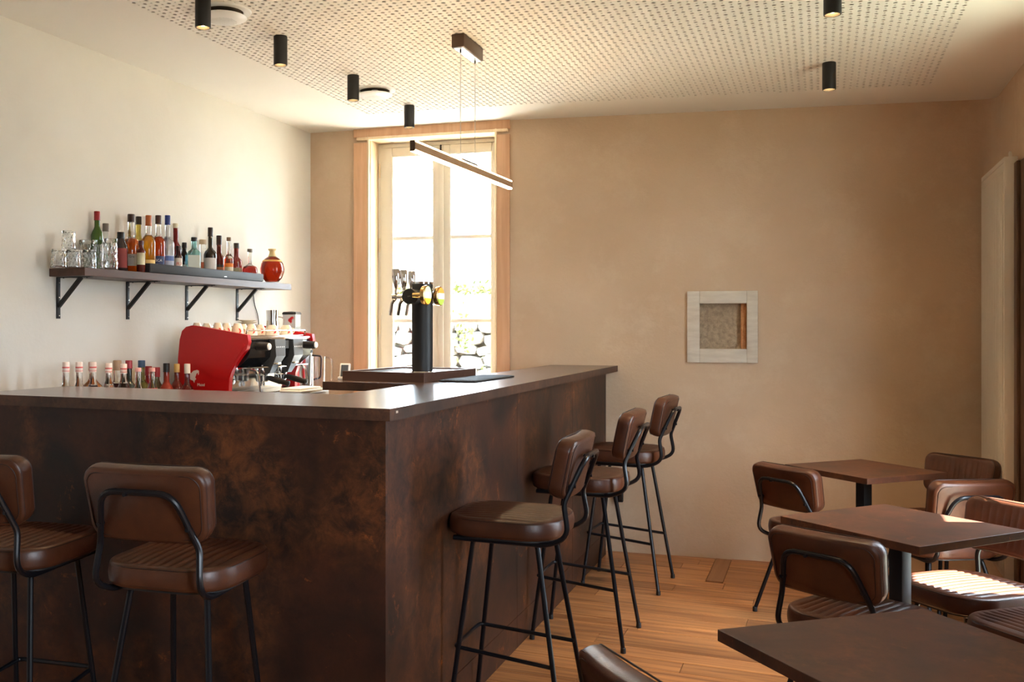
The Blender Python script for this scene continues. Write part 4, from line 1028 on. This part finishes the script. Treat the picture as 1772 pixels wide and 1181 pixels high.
# ------------------------------------------------------------------ beer tower, tray, mat, terminal
TT = thing('tap_tray', 'raised brown tray box with a steel drip plate under the beer tower', 'tray', (-1.825, 4.335, WT), R_(-5))
hx, hy = .215, .285
for a, b, c, d in ((-hx, hx, -hy, -hy + .018), (-hx, hx, hy - .018, hy), (-hx, -hx + .018, -hy + .0185, hy - .0185), (hx - .018, hx, -hy + .0185, hy - .0185)):
    MB().box(a, b, c, d, 0, .043, .001).obj('tray_side', 'shelfx', TT, smooth=False)
MB().box(-hx + .018, hx - .018, -hy + .018, hy - .018, 0, .036).obj('drip_plate', 'tray_s', TT, smooth=False)
mb = MB()
for i in range(24): mb.box(-hx + .03, -hx + .13, -.24 + i * .02, -.231 + i * .02, .036, .0366)
mb.obj('plate_slots', 'blackm', TT, smooth=False)
tu, tv, tb = -1.722, 4.225, WT + .0365
tw = thing('beer_tower', 'black column beer tower with three chrome taps and lit badges', 'beer tower', (tu, tv, tb))
H = 1.663 - tb
MB().lathe([(.049, .006), (.0495, H - .012)], 48, cap=False).obj('column', 'blackm', tw)
MB().lathe([(.058, 0), (.056, .006), (.050, .008)], 40).lathe([(.0502, H - .012), (.0505, H - .002), (.045, H), (0, H)], 40).obj('chrome_rim', 'chrome', tw)
zb = 1.590 - tb
cbx = Matrix.Translation((-.012, 0, zb)) @ Matrix.Rotation(PI / 2, 4, 'X')
xb = MB().lathe([(0, .128), (.030, .128), (.0335, .124), (.0335, -.20), (.030, -.203), (0, -.203)], 36, cbx).obj('cross_tube', 'steel', tw)
MB().lathe([(0, .1335), (.034, .1335), (.036, .130), (.036, .112), (.034, .112)], 36, cbx).obj('end_cap', 'blackm', xb)
MB().prism([(-.008, -.002), (.006, -.004), (.010, 0), (.004, .002), (-.006, .004)], -.1343, -.1335, T=Matrix.Translation((-.012, 0, zb)) @ Matrix.Rotation(-PI / 2, 4, 'X')).obj('badge_mark', flat((.10, .09, .08)), xb, smooth=False)
for k, (y, x) in enumerate(((-.075, 0), (.015, 0), (.115, 0))):
    tp = MB().lathe([(.012, 0), (.017, .004), (.017, .02), (.011, .026), (.011, .055), (.016, .06), (.016, .075), (0, .076)], 18, Matrix.Translation((-.042, y, zb)) @ Matrix.Rotation(-PI / 2, 4, 'Y')).tube([(-.1, y, zb), (-.122, y, zb - .03), (-.132, y, zb - .085)], .0075, 10).lathe([(.008, 0), (.010, .006), (.008, .022)], 12, Matrix.Translation((-.100, y, zb + .012))).obj('tap', 'chrome', tw)
    MB().lathe([(.008, 0), (.008, .010), (.010, .016), (.0165, .045), (.018, .058), (.018, .100), (.016, .103), (0, .103)], 20, Matrix.Translation((-.100, y, zb + .028)) @ Matrix.Rotation(R_(-2), 4, 'Y')).obj('tap_handle', 'chrome', tp)
for k, (y, ctop, cbot) in enumerate(((-.138, (.45, .62, .30), (.90, .42, .03)), (.028, (.80, .22, .03), (.25, .62, .05)))):
    Tm = Matrix.Translation((.0, y, zb + .004)) @ Matrix.Rotation(PI / 2, 4, 'Y')
    md = MB().lathe([(.012, .01), (.012, .058)], 16, Tm).lathe([(.036, .056), (.042, .060), (.0455, .072), (.0455, .080), (.041, .083)], 36, Tm).obj('badge_ring', 'brass', tw)
    for a0, a1, cc in ((20, 160, ctop), (200, 340, cbot)):
        n = 12; P_ = [(.0405 * math.cos(R_(a0 + (a1 - a0) * i / n)), .0405 * math.sin(R_(a0 + (a1 - a0) * i / n))) for i in range(n + 1)]
        cm = mat('badge_light', cc, .4, emit=cc, estr=.22)
        MB().prism(P_, 0, .0012, T=Matrix(((0, 0, 1, .0835), (1, 0, 0, y), (0, 1, 0, zb + .004), (0, 0, 0, 1)))).obj('badge_face', cm, md, smooth=False)
    n = 12; P_ = [(.0405 * math.cos(R_(-20 + 40 * i / n)), .0405 * math.sin(R_(-20 + 40 * i / n))) for i in range(n + 1)] + [(.0405 * math.cos(R_(160 + 40 * i / n)), .0405 * math.sin(R_(160 + 40 * i / n))) for i in range(n + 1)]
    MB().prism(P_, 0, .0011, T=Matrix(((0, 0, 1, .0835), (1, 0, 0, y), (0, 1, 0, zb + .004), (0, 0, 0, 1)))).obj('badge_face', mat('badge_white', (.85, .8, .72), .4, emit=(.85, .75, .6), estr=.15), md, smooth=False)
mt = thing('bar_mat', 'black rubber bar mat lying on the worktop beside the tap tray', 'mat', (-1.497, 4.375, WT), R_(-2))
MB().box(-.088, .088, -.272, .272, .001, .008, .002).obj('mat_base', 'rubber', mt)
mb = MB()
for i in range(11):
    for j in range(34): mb.box(-.078 + i * .0148, -.070 + i * .0148, -.262 + j * .0157, -.2535 + j * .0157, .008, .0105)
o = mb.obj('studs', 'rubber', mt, smooth=False); o['kind'] = 'stuff'
p = Vector((-2.05, 4.16, WT))
tm = thing('card_terminal', 'small white card terminal with a grey screen standing beside the tap tray', 'card terminal', p, R_(5))
Tm = Matrix.Translation((0, 0, .004)) @ Matrix.Rotation(R_(-12), 4, 'X')
tm.location = onZ(592, 657.5, WT); tm.location.x += .012
MB().box(-.026, .026, -.006, .006, 0, .074, .004, T=Tm).obj('body', 'whitep', tm)
MB().box(-.018, .018, -.0072, -.006, .010, .066, T=Tm).obj('display', 'screen', tm, smooth=False)
MB().box(-.032, .018, -.008, .03, 0, .014, .003).obj('dock', 'whitep', tm)
wd = onZ(762, 640, WT + .037)
